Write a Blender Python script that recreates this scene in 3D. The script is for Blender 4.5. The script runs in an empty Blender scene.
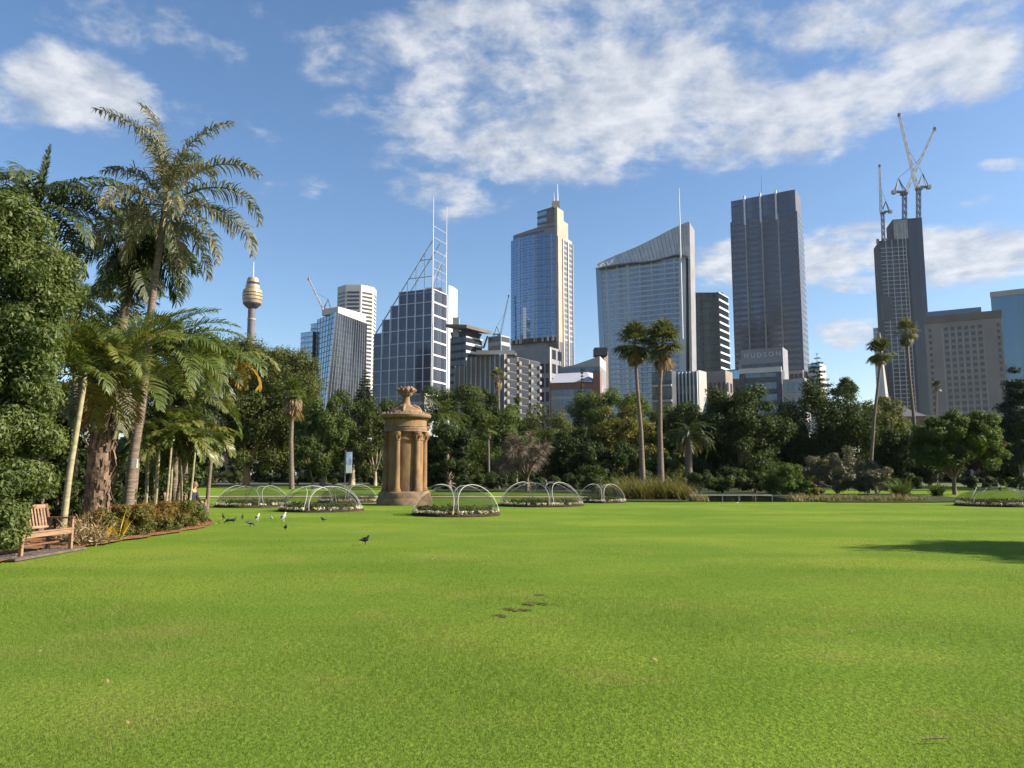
import bpy, math, random
import numpy as np
from mathutils import Vector
rng = np.random.default_rng(11)
random.seed(11)
R = math.radians
SC = bpy.context.scene
COL = SC.collection

# ------------------------------------------------------------------ camera, sky, sun, exposure
F, CAMZ, PITCH = 770.0, 1.6, R(6.7)
CP, SP = math.cos(PITCH), math.sin(PITCH)
cam = bpy.data.objects.new('camera', bpy.data.cameras.new('camera'))
COL.objects.link(cam)
cam.location = (0, 0, CAMZ)
cam.rotation_euler = (R(90) + PITCH, 0, 0)
cam.data.sensor_width = 36
cam.data.lens = F / 1024 * 36
cam.data.clip_start = 0.1
cam.data.clip_end = 9000
SC.camera = cam

SUN_EL, SUN_AZ = R(31), R(94)          # azimuth clockwise from +Y (the view direction)
SKY_STRENGTH, SUN_STRENGTH = 0.075, 4.6
SC.view_settings.view_transform = 'Standard'
SC.view_settings.look = 'None'
SC.view_settings.gamma = 1
SC.view_settings.use_curve_mapping = False
SC.view_settings.exposure = 1.4

sd = Vector((math.sin(SUN_AZ) * math.cos(SUN_EL), math.cos(SUN_AZ) * math.cos(SUN_EL), math.sin(SUN_EL)))
sun = bpy.data.objects.new('sun', bpy.data.lights.new('sun', 'SUN'))
COL.objects.link(sun)
sun.data.energy = SUN_STRENGTH
sun.data.angle = R(0.5)
sun.data.color = (1.0, 0.91, 0.78)
sun.rotation_euler = sd.to_track_quat('Z', 'Y').to_euler()
sun.location = sd * 300


class NT:
    """small helper for building node trees"""
    def __init__(self, tree):
        self.t = tree
        tree.nodes.clear()

    def n(self, typ, ins=None, **props):
        nd = self.t.nodes.new(typ)
        for k, v in props.items():
            setattr(nd, k, v)
        for k, v in (ins or {}).items():
            sock = nd.inputs[k]
            if isinstance(v, bpy.types.NodeSocket):
                self.t.links.new(v, sock)
            else:
                sock.default_value = v
        return nd

    def math(self, op, a, b=0.0, c=0.0, clamp=False):
        return self.n('ShaderNodeMath', {0: a, 1: b, 2: c}, operation=op, use_clamp=clamp).outputs[0]

    def mix(self, f, a, b, blend='MIX'):
        m = self.n('ShaderNodeMix', data_type='RGBA', blend_type=blend)
        for i, v in ((0, f), (6, a), (7, b)):
            if isinstance(v, bpy.types.NodeSocket):
                self.t.links.new(v, m.inputs[i])
            else:
                m.inputs[i].default_value = v if i == 0 else (*v[:3], 1)
        return m.outputs[2]

    def smooth(self, v, a, b):
        return self.n('ShaderNodeMapRange', {0: v, 1: a, 2: b, 3: 0.0, 4: 1.0}, interpolation_type='SMOOTHSTEP').outputs[0]


def sky_ab(px, py):
    """a direction of the photograph as (x/y, z/y)"""
    a, b = (px - 512) / F, (384 - py) / F
    dy, dz = CP - b * SP, SP + b * CP
    return a / dy, dz / dy


world = bpy.data.worlds.new('World')
SC.world = world
world.use_nodes = True
w = NT(world.node_tree)
sky = w.n('ShaderNodeTexSky', sky_type='NISHITA', sun_disc=False, sun_elevation=SUN_EL, sun_rotation=SUN_AZ,
          air_density=1.0, dust_density=0.6, ozone_density=2.2, altitude=30)
hsv = w.n('ShaderNodeHueSaturation', {'Hue': 0.502, 'Saturation': 1.13, 'Value': 0.91, 'Color': sky.outputs[0]})
geo = w.n('ShaderNodeTexCoord')
sep = w.n('ShaderNodeSeparateXYZ', {0: geo.outputs['Generated']})
dx, dy, dz = sep.outputs
# clouds lie on a flat layer far overhead: its coordinates
den = w.math('ADD', w.math('MAXIMUM', dz, 0.0), 0.22)
plane = w.n('ShaderNodeCombineXYZ', {0: w.math('DIVIDE', dx, den), 1: w.math('DIVIDE', dy, den), 2: 0.0})
n1 = w.n('ShaderNodeTexNoise', {'Vector': plane.outputs[0], 'Scale': 4.2, 'Detail': 10.0, 'Roughness': 0.62, 'Distortion': 0.15})
n2 = w.n('ShaderNodeTexNoise', {'Vector': plane.outputs[0], 'Scale': 11.0, 'Detail': 7.0, 'Roughness': 0.65, 'Distortion': 0.2})
offs = w.n('ShaderNodeVectorMath', {0: plane.outputs[0], 1: (0.035, 0.01, 0.0)}, operation='ADD')
n3 = w.n('ShaderNodeTexNoise', {'Vector': offs.outputs[0], 'Scale': 4.2, 'Detail': 10.0, 'Roughness': 0.62, 'Distortion': 0.15})
ady = w.math('MAXIMUM', w.math('ABSOLUTE', dy), 0.02)
ab = w.n('ShaderNodeCombineXYZ', {0: w.math('DIVIDE', dx, ady), 1: w.math('DIVIDE', dz, ady), 2: 0.0})


def cloud_mass(px, py, rx, ry, rot=0.0, amp=1.0, soft=0.35):
    a, b = sky_ab(px, py)
    mp = w.n('ShaderNodeMapping', {'Vector': ab.outputs[0], 'Location': (a, b, 0), 'Rotation': (0, 0, R(rot)), 'Scale': (rx / F, ry / F, 1)}, vector_type='TEXTURE')
    ln = w.n('ShaderNodeVectorMath', {0: mp.outputs[0]}, operation='LENGTH')
    m = w.n('ShaderNodeMapRange', {0: ln.outputs['Value'], 1: soft, 2: 1.25, 3: amp, 4: 0.0}, interpolation_type='SMOOTHSTEP')
    return m.outputs[0]


masses = [cloud_mass(*c) for c in (
    (75, 88, 115, 58, -18, 1.05), (20, 110, 80, 44, 0, 0.8), (40, 60, 60, 40, 0, 0.75),
    (490, 105, 160, 95, 8, 0.88), (640, 90, 200, 105, 0, 0.98), (560, 150, 190, 52, 0, 0.85), (800, 118, 240, 56, 14, 0.95), (950, 72, 120, 62, 16, 0.95),
    (520, 25, 340, 66, 4, 0.74), (860, 20, 280, 50, 10, 0.68), (340, 60, 260, 90, -14, 0.46), (110, 15, 150, 50, -15, 0.55), (700, 40, 200, 70, 0, 0.6),
    (440, 195, 110, 42, -6, 0.55), (400, 165, 80, 28, 5, 0.45), (490, 275, 110, 30, 0, 0.36), (300, 190, 120, 40, 0, 0.30),
    (780, 262, 140, 38, 2, 0.92), (960, 254, 140, 42, 4, 1.1), (868, 285, 70, 15, 0, 0.9), (855, 335, 56, 20, 0, 0.85), (1010, 165, 50, 12, 0, 0.7),
    (880, 238, 110, 28, 0, 0.65), (650, 250, 80, 24, 0, 0.38), (240, 120, 150, 40, -12, 0.34), (1000, 200, 80, 16, 8, 0.55), (940, 320, 60, 10, 0, 0.4))]
acc = masses[0]
for m_ in masses[1:]:
    acc = w.math('MAXIMUM', acc, m_)
fb = w.math('ADD', w.math('MULTIPLY', n1.outputs[0], 0.58), w.math('MULTIPLY', n2.outputs[0], 0.42))
dens = w.math('ADD', acc, w.math('MULTIPLY', w.math('SUBTRACT', fb, 0.5), 2.9))
cover = w.math('MULTIPLY', w.smooth(dens, 0.36, 1.0), w.smooth(acc, 0.02, 0.34))
lit = w.math('ADD', 0.5, w.math('MULTIPLY', w.math('SUBTRACT', n1.outputs[0], n3.outputs[0]), 5.0), clamp=True)
thick = w.smooth(dens, 0.7, 1.7)
shade = w.math('ADD', w.math('MULTIPLY', lit, 0.65), w.math('MULTIPLY', thick, 0.35), clamp=True)
ccol = w.mix(shade, (2.45, 2.75, 3.25), (4.9, 4.95, 5.1))
final = w.mix(w.math('MULTIPLY', cover, 0.90), hsv.outputs[0], ccol)
bg = w.n('ShaderNodeBackground', {'Color': final, 'Strength': SKY_STRENGTH})
w.n('ShaderNodeOutputWorld', {0: bg.outputs[0]})
world.cycles.sampling_method = 'MANUAL'
world.cycles.sample_map_resolution = 512


# ------------------------------------------------------------------ placing
def ray(px, py):
    a, b = (px - 512) / F, (384 - py) / F
    return Vector((a, CP - b * SP, SP + b * CP))


def at(px, py, Y):
    """the point of the photograph's pixel at a real distance Y ahead"""
    d = ray(px, py)
    return Vector((0, 0, CAMZ)) + d * (Y / d.y)


def gp(px, py, z=0.0):
    """the ground point seen at a pixel"""
    d = ray(px, py)
    p = Vector((0, 0, CAMZ)) + d * ((z - CAMZ) / d.z)
    return p


# ------------------------------------------------------------------ materials
M = {}


def new_mat(name):
    m = bpy.data.materials.new(name)
    m.use_nodes = True
    M[name] = m
    return NT(m.node_tree)


def bsdf_out(t, col, rough=0.6, metallic=0.0, spec=0.5, bump=None, bump_d=0.02, extra=None):
    p = t.n('ShaderNodeBsdfPrincipled', {'Roughness': rough, 'Metallic': metallic, 'Specular IOR Level': spec})
    if isinstance(col, bpy.types.NodeSocket):
        t.t.links.new(col, p.inputs['Base Color'])
    else:
        p.inputs['Base Color'].default_value = (*col[:3], 1)
    if bump is not None:
        b = t.n('ShaderNodeBump', {'Height': bump, 'Strength': 1.0, 'Distance': bump_d})
        t.t.links.new(b.outputs[0], p.inputs['Normal'])
    t.n('ShaderNodeOutputMaterial', {0: p.outputs[0]})
    return p


def sc_(c, k):
    return tuple(min(1, x * k) for x in c)


def mat(name, col, rough=0.6, var=0.18, scale=2.0, metallic=0.0, spec=0.4, island=0.0, bump=0.0, stretch=(1, 1, 1), dirt=None, detail=5.0):
    t = new_mat(name)
    tc = t.n('ShaderNodeTexCoord')
    mp = t.n('ShaderNodeMapping', {'Vector': tc.outputs['Object'], 'Scale': stretch})
    nz = t.n('ShaderNodeTexNoise', {'Vector': mp.outputs[0], 'Scale': scale, 'Detail': detail, 'Roughness': 0.6})
    f = t.smooth(nz.outputs[0], 0.3, 0.7)
    c = t.mix(f, sc_(col, 1 - var), sc_(col, 1 + var))
    if dirt:
        nz2 = t.n('ShaderNodeTexNoise', {'Vector': mp.outputs[0], 'Scale': scale * 0.35, 'Detail': 6.0, 'Roughness': 0.65})
        c = t.mix(t.smooth(nz2.outputs[0], 0.48, 0.68), c, dirt)
    if island:
        g = t.n('ShaderNodeNewGeometry')
        k = t.math('ADD', 1 - island, t.math('MULTIPLY', g.outputs['Random Per Island'], 2 * island))
        cc = t.n('ShaderNodeCombineXYZ', {0: k, 1: k, 2: k})
        c = t.mix(1.0, c, cc.outputs[0], 'MULTIPLY')
    bsdf_out(t, c, rough, metallic, spec, nz.outputs[0] if bump else None, bump)
    return M[name]


def glass(name, col, rough=0.08, metallic=0.75, island=0.3, wob=0.02):
    """mirror-like curtain wall panes, each a little different in tint and tilt"""
    t = new_mat(name)
    g = t.n('ShaderNodeNewGeometry')
    rnd = g.outputs['Random Per Island']
    c = t.mix(rnd, sc_(col, 1 - island), sc_(col, 1 + island))
    wn = t.n('ShaderNodeTexWhiteNoise', {'W': rnd}, noise_dimensions='1D')
    off = t.n('ShaderNodeVectorMath', {0: wn.outputs['Color'], 1: (0.5, 0.5, 0.5)}, operation='SUBTRACT')
    offs_ = t.n('ShaderNodeVectorMath', {0: off.outputs[0], 'Scale': wob * 2}, operation='SCALE')
    nn = t.n('ShaderNodeVectorMath', {0: g.outputs['Normal'], 1: offs_.outputs[0]}, operation='ADD')
    nrm = t.n('ShaderNodeVectorMath', {0: nn.outputs[0]}, operation='NORMALIZE')
    p = bsdf_out(t, c, rough, metallic, 0.6)
    t.t.links.new(nrm.outputs[0], p.inputs['Normal'])
    return M[name]


def leaf(name, c1, c2, c3=None, trans=0.32, rough=0.58, nscale=0.6, spec=0.14):
    t = new_mat(name)
    g = t.n('ShaderNodeNewGeometry')
    tc = t.n('ShaderNodeTexCoord')
    nz = t.n('ShaderNodeTexNoise', {'Vector': tc.outputs['Object'], 'Scale': nscale, 'Detail': 4.0})
    c = t.mix(g.outputs['Random Per Island'], c1, c2)
    if c3:
        c = t.mix(t.smooth(nz.outputs[0], 0.5, 0.66), c, c3)
    p = t.n('ShaderNodeBsdfPrincipled', {'Base Color': c, 'Roughness': rough, 'Specular IOR Level': spec})
    tcol = t.mix(1.0, c, (1.25, 1.25, 0.55), 'MULTIPLY')
    tr = t.n('ShaderNodeBsdfTranslucent', {'Color': tcol})
    mx = t.n('ShaderNodeMixShader', {0: trans, 1: p.outputs[0], 2: tr.outputs[0]})
    t.n('ShaderNodeOutputMaterial', {0: mx.outputs[0]})
    return M[name]


# ------------------------------------------------------------------ objects and meshes
def tag(o, label=None, cat=None, group=None, kind=None):
    for k, v in (('label', label), ('category', cat), ('group', group), ('kind', kind)):
        if v:
            o[k] = v
    return o


def thing(name, label, cat, loc=(0, 0, 0), rz=0.0, group=None):
    o = bpy.data.objects.new(name, None)
    o.empty_display_size = 0.3
    COL.objects.link(o)
    o.location = loc
    o.rotation_euler = (0, 0, rz)
    return tag(o, label, cat, group)


def link(name, me, m, parent=None, smooth=False):
    if m is not None:
        me.materials.append(M[m] if isinstance(m, str) else m)
    o = bpy.data.objects.new(name, me)
    COL.objects.link(o)
    if parent is not None:
        o.parent = parent
    if smooth:
        me.polygons.foreach_set('use_smooth', np.ones(len(me.polygons), bool))
    return o


def copy_tree(o, parent=None):
    c = o.copy()
    COL.objects.link(c)
    if parent is not None:
        c.parent = parent
    for ch in o.children:
        copy_tree(ch, c)
    return c


def polys(name, V, m, parent=None):
    """V (n, k, 3): n separate k-gons as one mesh"""
    V = np.ascontiguousarray(V, dtype=np.float32)
    n, k = V.shape[:2]
    me = bpy.data.meshes.new(name)
    me.vertices.add(n * k)
    me.vertices.foreach_set('co', V.ravel())
    me.loops.add(n * k)
    me.loops.foreach_set('vertex_index', np.arange(n * k, dtype=np.int32))
    me.polygons.add(n)
    me.polygons.foreach_set('loop_start', np.arange(0, n * k, k, dtype=np.int32))
    me.update(calc_edges=True)
    return link(name, me, m, parent)


class MB:
    """collects boxes, tubes, lathes and quads into ONE mesh"""
    def __init__(self):
        self.v, self.f = [], []

    def add(self, vs, fs):
        b = len(self.v)
        self.v += [tuple(x) for x in vs]
        self.f += [tuple(i + b for i in f) for f in fs]

    def box(self, x0, x1, y0, y1, z0, z1):
        self.add([(x0, y0, z0), (x1, y0, z0), (x1, y1, z0), (x0, y1, z0), (x0, y0, z1), (x1, y0, z1), (x1, y1, z1), (x0, y1, z1)],
                 [(3, 2, 1, 0), (4, 5, 6, 7), (0, 1, 5, 4), (1, 2, 6, 5), (2, 3, 7, 6), (3, 0, 4, 7)])

    def hexa(self, p):
        """8 points: bottom loop then top loop, any shape"""
        self.add(p, [(3, 2, 1, 0), (4, 5, 6, 7), (0, 1, 5, 4), (1, 2, 6, 5), (2, 3, 7, 6), (3, 0, 4, 7)])

    def loft(self, bot, top):
        n = len(bot)
        self.add(list(bot) + list(top), [tuple(range(n))[::-1], tuple(range(n, 2 * n))] + [(i, (i + 1) % n, n + (i + 1) % n, n + i) for i in range(n)])

    def bar(self, a, b, wx, wy=None, up=(0, 0, 1)):
        a, b = Vector(a), Vector(b)
        wy = wx if wy is None else wy
        d = (b - a).normalized()
        u = Vector(up)
        if abs(d.dot(u)) > 0.98:
            u = Vector((0, 1, 0))
        s = d.cross(u).normalized()
        q = s.cross(d)
        s, q = s * wx / 2, q * wy / 2
        self.hexa([a - s - q, a + s - q, a + s + q, a - s + q, b - s - q, b + s - q, b + s + q, b - s + q])

    def tube(self, pts, rad, n=8, cap=True):
        pts = [Vector(p) for p in pts]
        if not hasattr(rad, '__len__'):
            rad = [rad] * len(pts)
        ref = None
        rings = []
        for i, p in enumerate(pts):
            d = (pts[min(i + 1, len(pts) - 1)] - pts[max(i - 1, 0)]).normalized()
            if ref is None:
                ref = Vector((1, 0, 0)) if abs(d.x) < 0.8 else Vector((0, 1, 0))
            s = (ref - d * ref.dot(d)).normalized()
            ref = s
            q = d.cross(s)
            rings.append([p + (s * math.cos(2 * math.pi * k / n) + q * math.sin(2 * math.pi * k / n)) * rad[i] for k in range(n)])
        b = []
        for i in range(len(pts) - 1):
            for k in range(n):
                b.append((i * n + k, i * n + (k + 1) % n, (i + 1) * n + (k + 1) % n, (i + 1) * n + k))
        if cap:
            b.append(tuple(range(n))[::-1])
            b.append(tuple(range((len(pts) - 1) * n, len(pts) * n)))
        self.add([x for r in rings for x in r], b)

    def lathe(self, prof, n=32, c=(0, 0, 0), jit=0.0):
        vs, fs = [], []
        for r, z in prof:
            for k in range(n):
                a = 2 * math.pi * k / n
                rr = r * (1 + jit * (random.random() - 0.5))
                vs.append((c[0] + rr * math.cos(a), c[1] + rr * math.sin(a), c[2] + z))
        for i in range(len(prof) - 1):
            for k in range(n):
                fs.append((i * n + k, i * n + (k + 1) % n, (i + 1) * n + (k + 1) % n, (i + 1) * n + k))
        fs.append(tuple(range(n))[::-1])
        fs.append(tuple(range((len(prof) - 1) * n, len(prof) * n)))
        self.add(vs, fs)

    def build(self, name, m, parent=None, smooth=False, bevel=0.0):
        me = bpy.data.meshes.new(name)
        me.from_pydata(self.v, [], self.f)
        me.update()
        o = link(name, me, m, parent, smooth)
        if smooth:
            try:
                me.set_sharp_from_angle(angle=R(40))
            except Exception:
                pass
        if bevel:
            bv = o.modifiers.new('bevel', 'BEVEL')
            bv.width = bevel
            bv.segments = 2
            bv.limit_method = 'ANGLE'
        return o
# ------------------------------------------------------------------ material library
mat('lawn', (0.066, 0.112, 0.012), 0.9, 0.22, 0.35, spec=0.1)
mat('mulch', (0.22, 0.105, 0.05), 0.95, 0.45, 9.0, spec=0.1, bump=0.03)
mat('ground_cover', (0.032, 0.042, 0.014), 0.95, 0.5, 1.2, spec=0.1)
mat('scuffed_soil', (0.085, 0.070, 0.030), 1.0, 0.45, 14.0, spec=0.05)
mat('soil', (0.045, 0.03, 0.02), 0.95, 0.4, 8.0, spec=0.1, bump=0.03)
mat('path_gravel', (0.38, 0.31, 0.22), 0.95, 0.2, 4.0, spec=0.1)
mat('paving', (0.105, 0.085, 0.07), 0.9, 0.25, 5.0, spec=0.2, bump=0.006)
mat('city_ground', (0.08, 0.085, 0.06), 0.95, 0.3, 0.05, spec=0.1)
mat('sandstone', (0.205, 0.122, 0.06), 0.85, 0.22, 2.2, spec=0.2, bump=0.02, dirt=(0.10, 0.066, 0.04), stretch=(1, 1, 0.45))
mat('sandstone_pale', (0.215, 0.143, 0.085), 0.85, 0.2, 2.6, spec=0.2, bump=0.02, dirt=(0.10, 0.074, 0.052))
mat('sandstone_red', (0.215, 0.14, 0.078), 0.85, 0.25, 3.0, spec=0.2, bump=0.02, dirt=(0.11, 0.075, 0.05))
mat('wood', (0.25, 0.15, 0.09), 0.55, 0.25, 6.0, spec=0.35, stretch=(6, 0.5, 6), bump=0.002)
mat('wood_dark', (0.15, 0.07, 0.045), 0.55, 0.25, 6.0, spec=0.35, stretch=(6, 6, 0.5), bump=0.002)
mat('bark', (0.15, 0.11, 0.08), 0.9, 0.4, 3.0, spec=0.15, bump=0.05, stretch=(1, 1, 0.3))
mat('bark_pale', (0.30, 0.24, 0.17), 0.9, 0.3, 2.5, spec=0.15, bump=0.03, stretch=(1, 1, 0.4))
mat('bark_orange', (0.33, 0.19, 0.11), 0.9, 0.3, 2.0, spec=0.15, bump=0.05, stretch=(1, 1, 0.3))
mat('palm_bark', (0.155, 0.118, 0.088), 0.9, 0.35, 5.0, spec=0.15, bump=0.03, stretch=(0.6, 0.6, 5.0))
mat('palm_boot', (0.145, 0.098, 0.068), 0.9, 0.4, 4.0, spec=0.15, bump=0.05, island=0.4)
mat('cane', (0.26, 0.23, 0.13), 0.7, 0.25, 3.0, spec=0.3, stretch=(1, 1, 4))
mat('twig', (0.165, 0.13, 0.095), 0.9, 0.3, 1.0, spec=0.1, island=0.3)
mat('pipe_white', (0.42, 0.42, 0.40), 0.45, 0.1, 3.0, spec=0.4)
mat('pipe_grey', (0.24, 0.24, 0.225), 0.5, 0.15, 3.0, spec=0.4)
mat('edging_stone', (0.40, 0.37, 0.31), 0.9, 0.25, 6.0, spec=0.2)
mat('white_paint', (0.72, 0.72, 0.70), 0.5, 0.06, 1.0)
mat('banner_blue', (0.42, 0.52, 0.74), 0.6, 0.35, 2.5)
mat('plaque', (0.72, 0.70, 0.60), 0.5, 0.05, 3.0)
mat('skin', (0.52, 0.27, 0.18), 0.55, 0.1, 9.0)
mat('hair', (0.16, 0.09, 0.055), 0.7, 0.2, 20.0)
mat('jacket', (0.015, 0.02, 0.032), 0.85, 0.25, 9.0)
mat('trousers', (0.035, 0.04, 0.055), 0.85, 0.2, 9.0)
mat('bird_dark', (0.022, 0.023, 0.028), 0.6, 0.4, 14.0)
mat('bird_grey', (0.17, 0.18, 0.20), 0.6, 0.3, 12.0)
mat('bird_white', (0.45, 0.44, 0.41), 0.7, 0.15, 12.0)
mat('bird_leg', (0.30, 0.10, 0.07), 0.6, 0.1, 10.0)

mat('concrete', (0.33, 0.32, 0.30), 0.85, 0.12, 0.08, spec=0.2, dirt=(0.25, 0.24, 0.22))
mat('concrete_white', (0.49, 0.465, 0.42), 0.8, 0.08, 0.08, spec=0.2)
mat('concrete_tan', (0.35, 0.285, 0.225), 0.85, 0.10, 0.08, spec=0.2)
mat('concrete_brown', (0.155, 0.128, 0.11), 0.85, 0.14, 0.1, spec=0.2)
mat('concrete_dark', (0.045, 0.047, 0.055), 0.8, 0.15, 0.1, spec=0.2)
mat('hotel_stone', (0.235, 0.20, 0.178), 0.85, 0.09, 0.06, spec=0.2)
mat('granite_grey', (0.20, 0.20, 0.215), 0.6, 0.12, 0.1, spec=0.4)
mat('gov_stone', (0.075, 0.074, 0.085), 0.45, 0.12, 0.1, spec=0.5)
mat('pale_frame', (0.40, 0.43, 0.46), 0.5, 0.06, 0.2)
mat('white_frame', (0.56, 0.57, 0.58), 0.5, 0.05, 0.2)
mat('steel', (0.28, 0.31, 0.34), 0.45, 0.1, 0.3, metallic=0.3)
mat('steel_dark', (0.06, 0.065, 0.075), 0.5, 0.2, 0.3)
mat('crane_white', (0.62, 0.63, 0.64), 0.5, 0.06, 0.3)
mat('crane_red', (0.50, 0.10, 0.07), 0.5, 0.1, 0.3)
mat('crane_blue', (0.07, 0.10, 0.16), 0.5, 0.1, 0.3)
mat('gold_panel', (0.33, 0.245, 0.14), 0.45, 0.12, 0.2, metallic=0.1, spec=0.5)
mat('turret_dark', (0.045, 0.04, 0.038), 0.6, 0.2, 0.2)
mat('shaft_dark', (0.11, 0.10, 0.105), 0.7, 0.2, 0.1)
mat('roof_pale', (0.36, 0.36, 0.40), 0.6, 0.06, 0.2)
mat('roof_slate', (0.27, 0.25, 0.25), 0.7, 0.15, 0.6, stretch=(1, 1, 1))
mat('roof_red', (0.25, 0.09, 0.055), 0.8, 0.2, 0.4)
mat('brick', (0.20, 0.105, 0.08), 0.85, 0.15, 0.6)
mat('sign_letter', (0.50, 0.55, 0.60), 0.5, 0.05, 1.0)
mat('screen_grey', (0.50, 0.47, 0.44), 0.45, 0.12, 0.15, spec=0.5)
glass('glass_navy', (0.032, 0.042, 0.075), 0.10, 0.35, 0.4)
glass('glass_blue', (0.16, 0.23, 0.33), 0.08, 0.8, 0.14, wob=0.012)
glass('glass_teal', (0.20, 0.30, 0.37), 0.08, 0.75, 0.22)
glass('glass_pale', (0.17, 0.21, 0.27), 0.12, 0.5, 0.2)
glass('glass_dark', (0.03, 0.036, 0.05), 0.10, 0.3, 0.5)
glass('glass_grey', (0.085, 0.10, 0.135), 0.10, 0.45, 0.35)
glass('glass_green', (0.035, 0.052, 0.06), 0.08, 0.65, 0.35)
glass('glass_window', (0.035, 0.04, 0.048), 0.2, 0.15, 0.6)
glass('glass_right', (0.10, 0.17, 0.23), 0.08, 0.6, 0.1)


# ------------------------------------------------------------------ building helpers
def kx(px, py):
    r = ray(px, py)
    return r.x / r.y


def corners(pL, pC, pR, py, YC, th):
    """footprint of a box seen as face L-C and face C-R, turned by th degrees; the edges are read at image row py"""
    th = R(th)
    XC = kx(pC, py) * YC
    kL, kR = kx(pL, py), kx(pR, py)
    w_ = (XC - kL * YC) / (math.cos(th) + kL * math.sin(th))
    d_ = (kR * YC - XC) / (math.sin(th) - kR * math.cos(th)) if pR > pC else 25.0
    d_ = max(d_, 6.0)
    C = Vector((XC, YC, 0))
    L = C + Vector((-math.cos(th), math.sin(th), 0)) * w_
    Rr = C + Vector((math.sin(th), math.cos(th), 0)) * d_
    return L, C, Rr, L + Rr - C


def zat(px, py, Y):
    return at(px, py, Y).z


def up(p, z):
    return Vector((p.x, p.y, z))


def body(root, pts, z0, z1, m, name='wall', top=None):
    b = MB()
    b.loft([up(p, z0) for p in pts], [up(p, z1) for p in (top or pts)])
    return b.build(name, m, root)


class Face:
    """a flat wall between four corners; P(u, v, off) is a point on it, off metres out of it"""
    def __init__(s, A0, B0, A1, B1):
        s.c = [Vector(x) for x in (A0, B0, A1, B1)]
        s.n = (s.c[1] - s.c[0]).cross(s.c[2] - s.c[0]).normalized()

    def P(s, u, v, off=0.0):
        a, b, c, d = s.c
        return a.lerp(b, u).lerp(c.lerp(d, u), v) + s.n * off

    def cell(s, b, u0, u1, v0, v1, o0, o1):
        b.hexa([s.P(u0, v0, o1), s.P(u1, v0, o1), s.P(u1, v0, o0), s.P(u0, v0, o0), s.P(u0, v1, o1), s.P(u1, v1, o1), s.P(u1, v1, o0), s.P(u0, v1, o0)])

    def floors(s, root, nf, nc, m, wf=(0.06, 0.94), hf=(0.25, 0.95), off=0.12, name='window_glazing', cols=None, skip=(), deep=0.2, label=None):
        """one part per storey, each a row of panes"""
        for j in range(nf):
            if j in skip:
                continue
            b = MB()
            for i in (cols or range(nc)):
                s.cell(b, (i + wf[0]) / nc, (i + wf[1]) / nc, (j + hf[0]) / nf, (j + hf[1]) / nf, -deep, off)
            cs_ = list(cols or range(nc))
            if len(cs_) > 1:      # the slim sill that runs along under the row
                s.cell(b, (cs_[0] + wf[0]) / nc, (cs_[-1] + wf[1]) / nc, (j + hf[0] - 0.015) / nf, (j + hf[0] - 0.002) / nf, -deep, off * 0.6)
            o = b.build(name, m, root)
        return o

    def fins(s, root, n, wid, depth, m, name='mullion_screen', v0=0.0, v1=1.0, ends=True, u0=0.0, u1=1.0):
        b = MB()
        L = (s.c[1] - s.c[0]).length
        h = wid / L / 2
        for i in range(0 if ends else 1, n + (1 if ends else 0)):
            u = u0 + (u1 - u0) * i / n
            s.cell(b, max(u - h, 0), min(u + h, 1), v0, v1, -0.2, depth)
        return b.build(name, m, root)

    def ledges(s, root, n, hei, depth, m, name='spandrel_screen', u0=0.0, u1=1.0, first=0):
        b = MB()
        H = (s.c[2] - s.c[0]).length
        h = hei / H / 2
        for j in range(first, n + 1):
            v = j / n
            s.cell(b, u0, u1, max(v - h, 0), min(v + h, 1), -0.2, depth)
        return b.build(name, m, root)


def wall_face(A, B, z0, z1):
    return Face(up(A, z0), up(B, z0), up(A, z1), up(B, z1))


def bld(name, label, loc_pts, group=None):
    return thing(name, label, 'building', (0, 0, 0), 0, group)


# ------------------------------------------------------------------ ground
g = MB()
S = 7000
g.add([(-S, -60, -0.12), (S, -60, -0.12), (S, 7000, -0.12), (-S, 7000, -0.12)], [(0, 1, 2, 3)])
tag(g.build('ground', 'city_ground'), kind='structure')

# lawn sheet: gently rolling, with browner worn patches
xs, ys = np.linspace(-70, 70, 141), np.concatenate([np.linspace(-12, 50, 125), np.linspace(51, 125, 75)])


def lawn_h(x, y):
    return 0.03 * np.sin(x * 0.21 + 1.0) * np.sin(y * 0.17) * np.clip((y - 2) / 10, 0, 1) * np.clip((46 - y) / 12, 0, 1) + 0.0


me = bpy.data.meshes.new('lawn')
XX, YY = np.meshgrid(xs, ys)
ZZ = lawn_h(XX, YY)
nx, ny = len(xs), len(ys)
idx = np.arange(nx * ny).reshape(ny, nx)
me.from_pydata(np.stack([XX, YY, ZZ], -1).reshape(-1, 3).tolist(), [],
               np.stack([idx[:-1, :-1], idx[:-1, 1:], idx[1:, 1:], idx[1:, :-1]], -1).reshape(-1, 4).tolist())
t = new_mat('lawn_turf')
tc = t.n('ShaderNodeTexCoord')
na = t.n('ShaderNodeTexNoise', {'Vector': tc.outputs['Object'], 'Scale': 0.22, 'Detail': 5.0, 'Roughness': 0.6})
nb = t.n('ShaderNodeTexNoise', {'Vector': tc.outputs['Object'], 'Scale': 0.9, 'Detail': 5.0, 'Roughness': 0.65})
nc_ = t.n('ShaderNodeTexNoise', {'Vector': tc.outputs['Object'], 'Scale': 22.0, 'Detail': 4.0, 'Roughness': 0.7})
mpl = t.n('ShaderNodeMapping', {'Vector': tc.outputs['Object'], 'Scale': (0.07, 0.30, 1.0), 'Rotation': (0, 0, 0.12)})
nl_ = t.n('ShaderNodeTexNoise', {'Vector': mpl.outputs[0], 'Scale': 1.0, 'Detail': 4.0, 'Roughness': 0.55})
c = t.mix(t.smooth(na.outputs[0], 0.35, 0.65), (0.164, 0.246, 0.038), (0.236, 0.304, 0.045))
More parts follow.
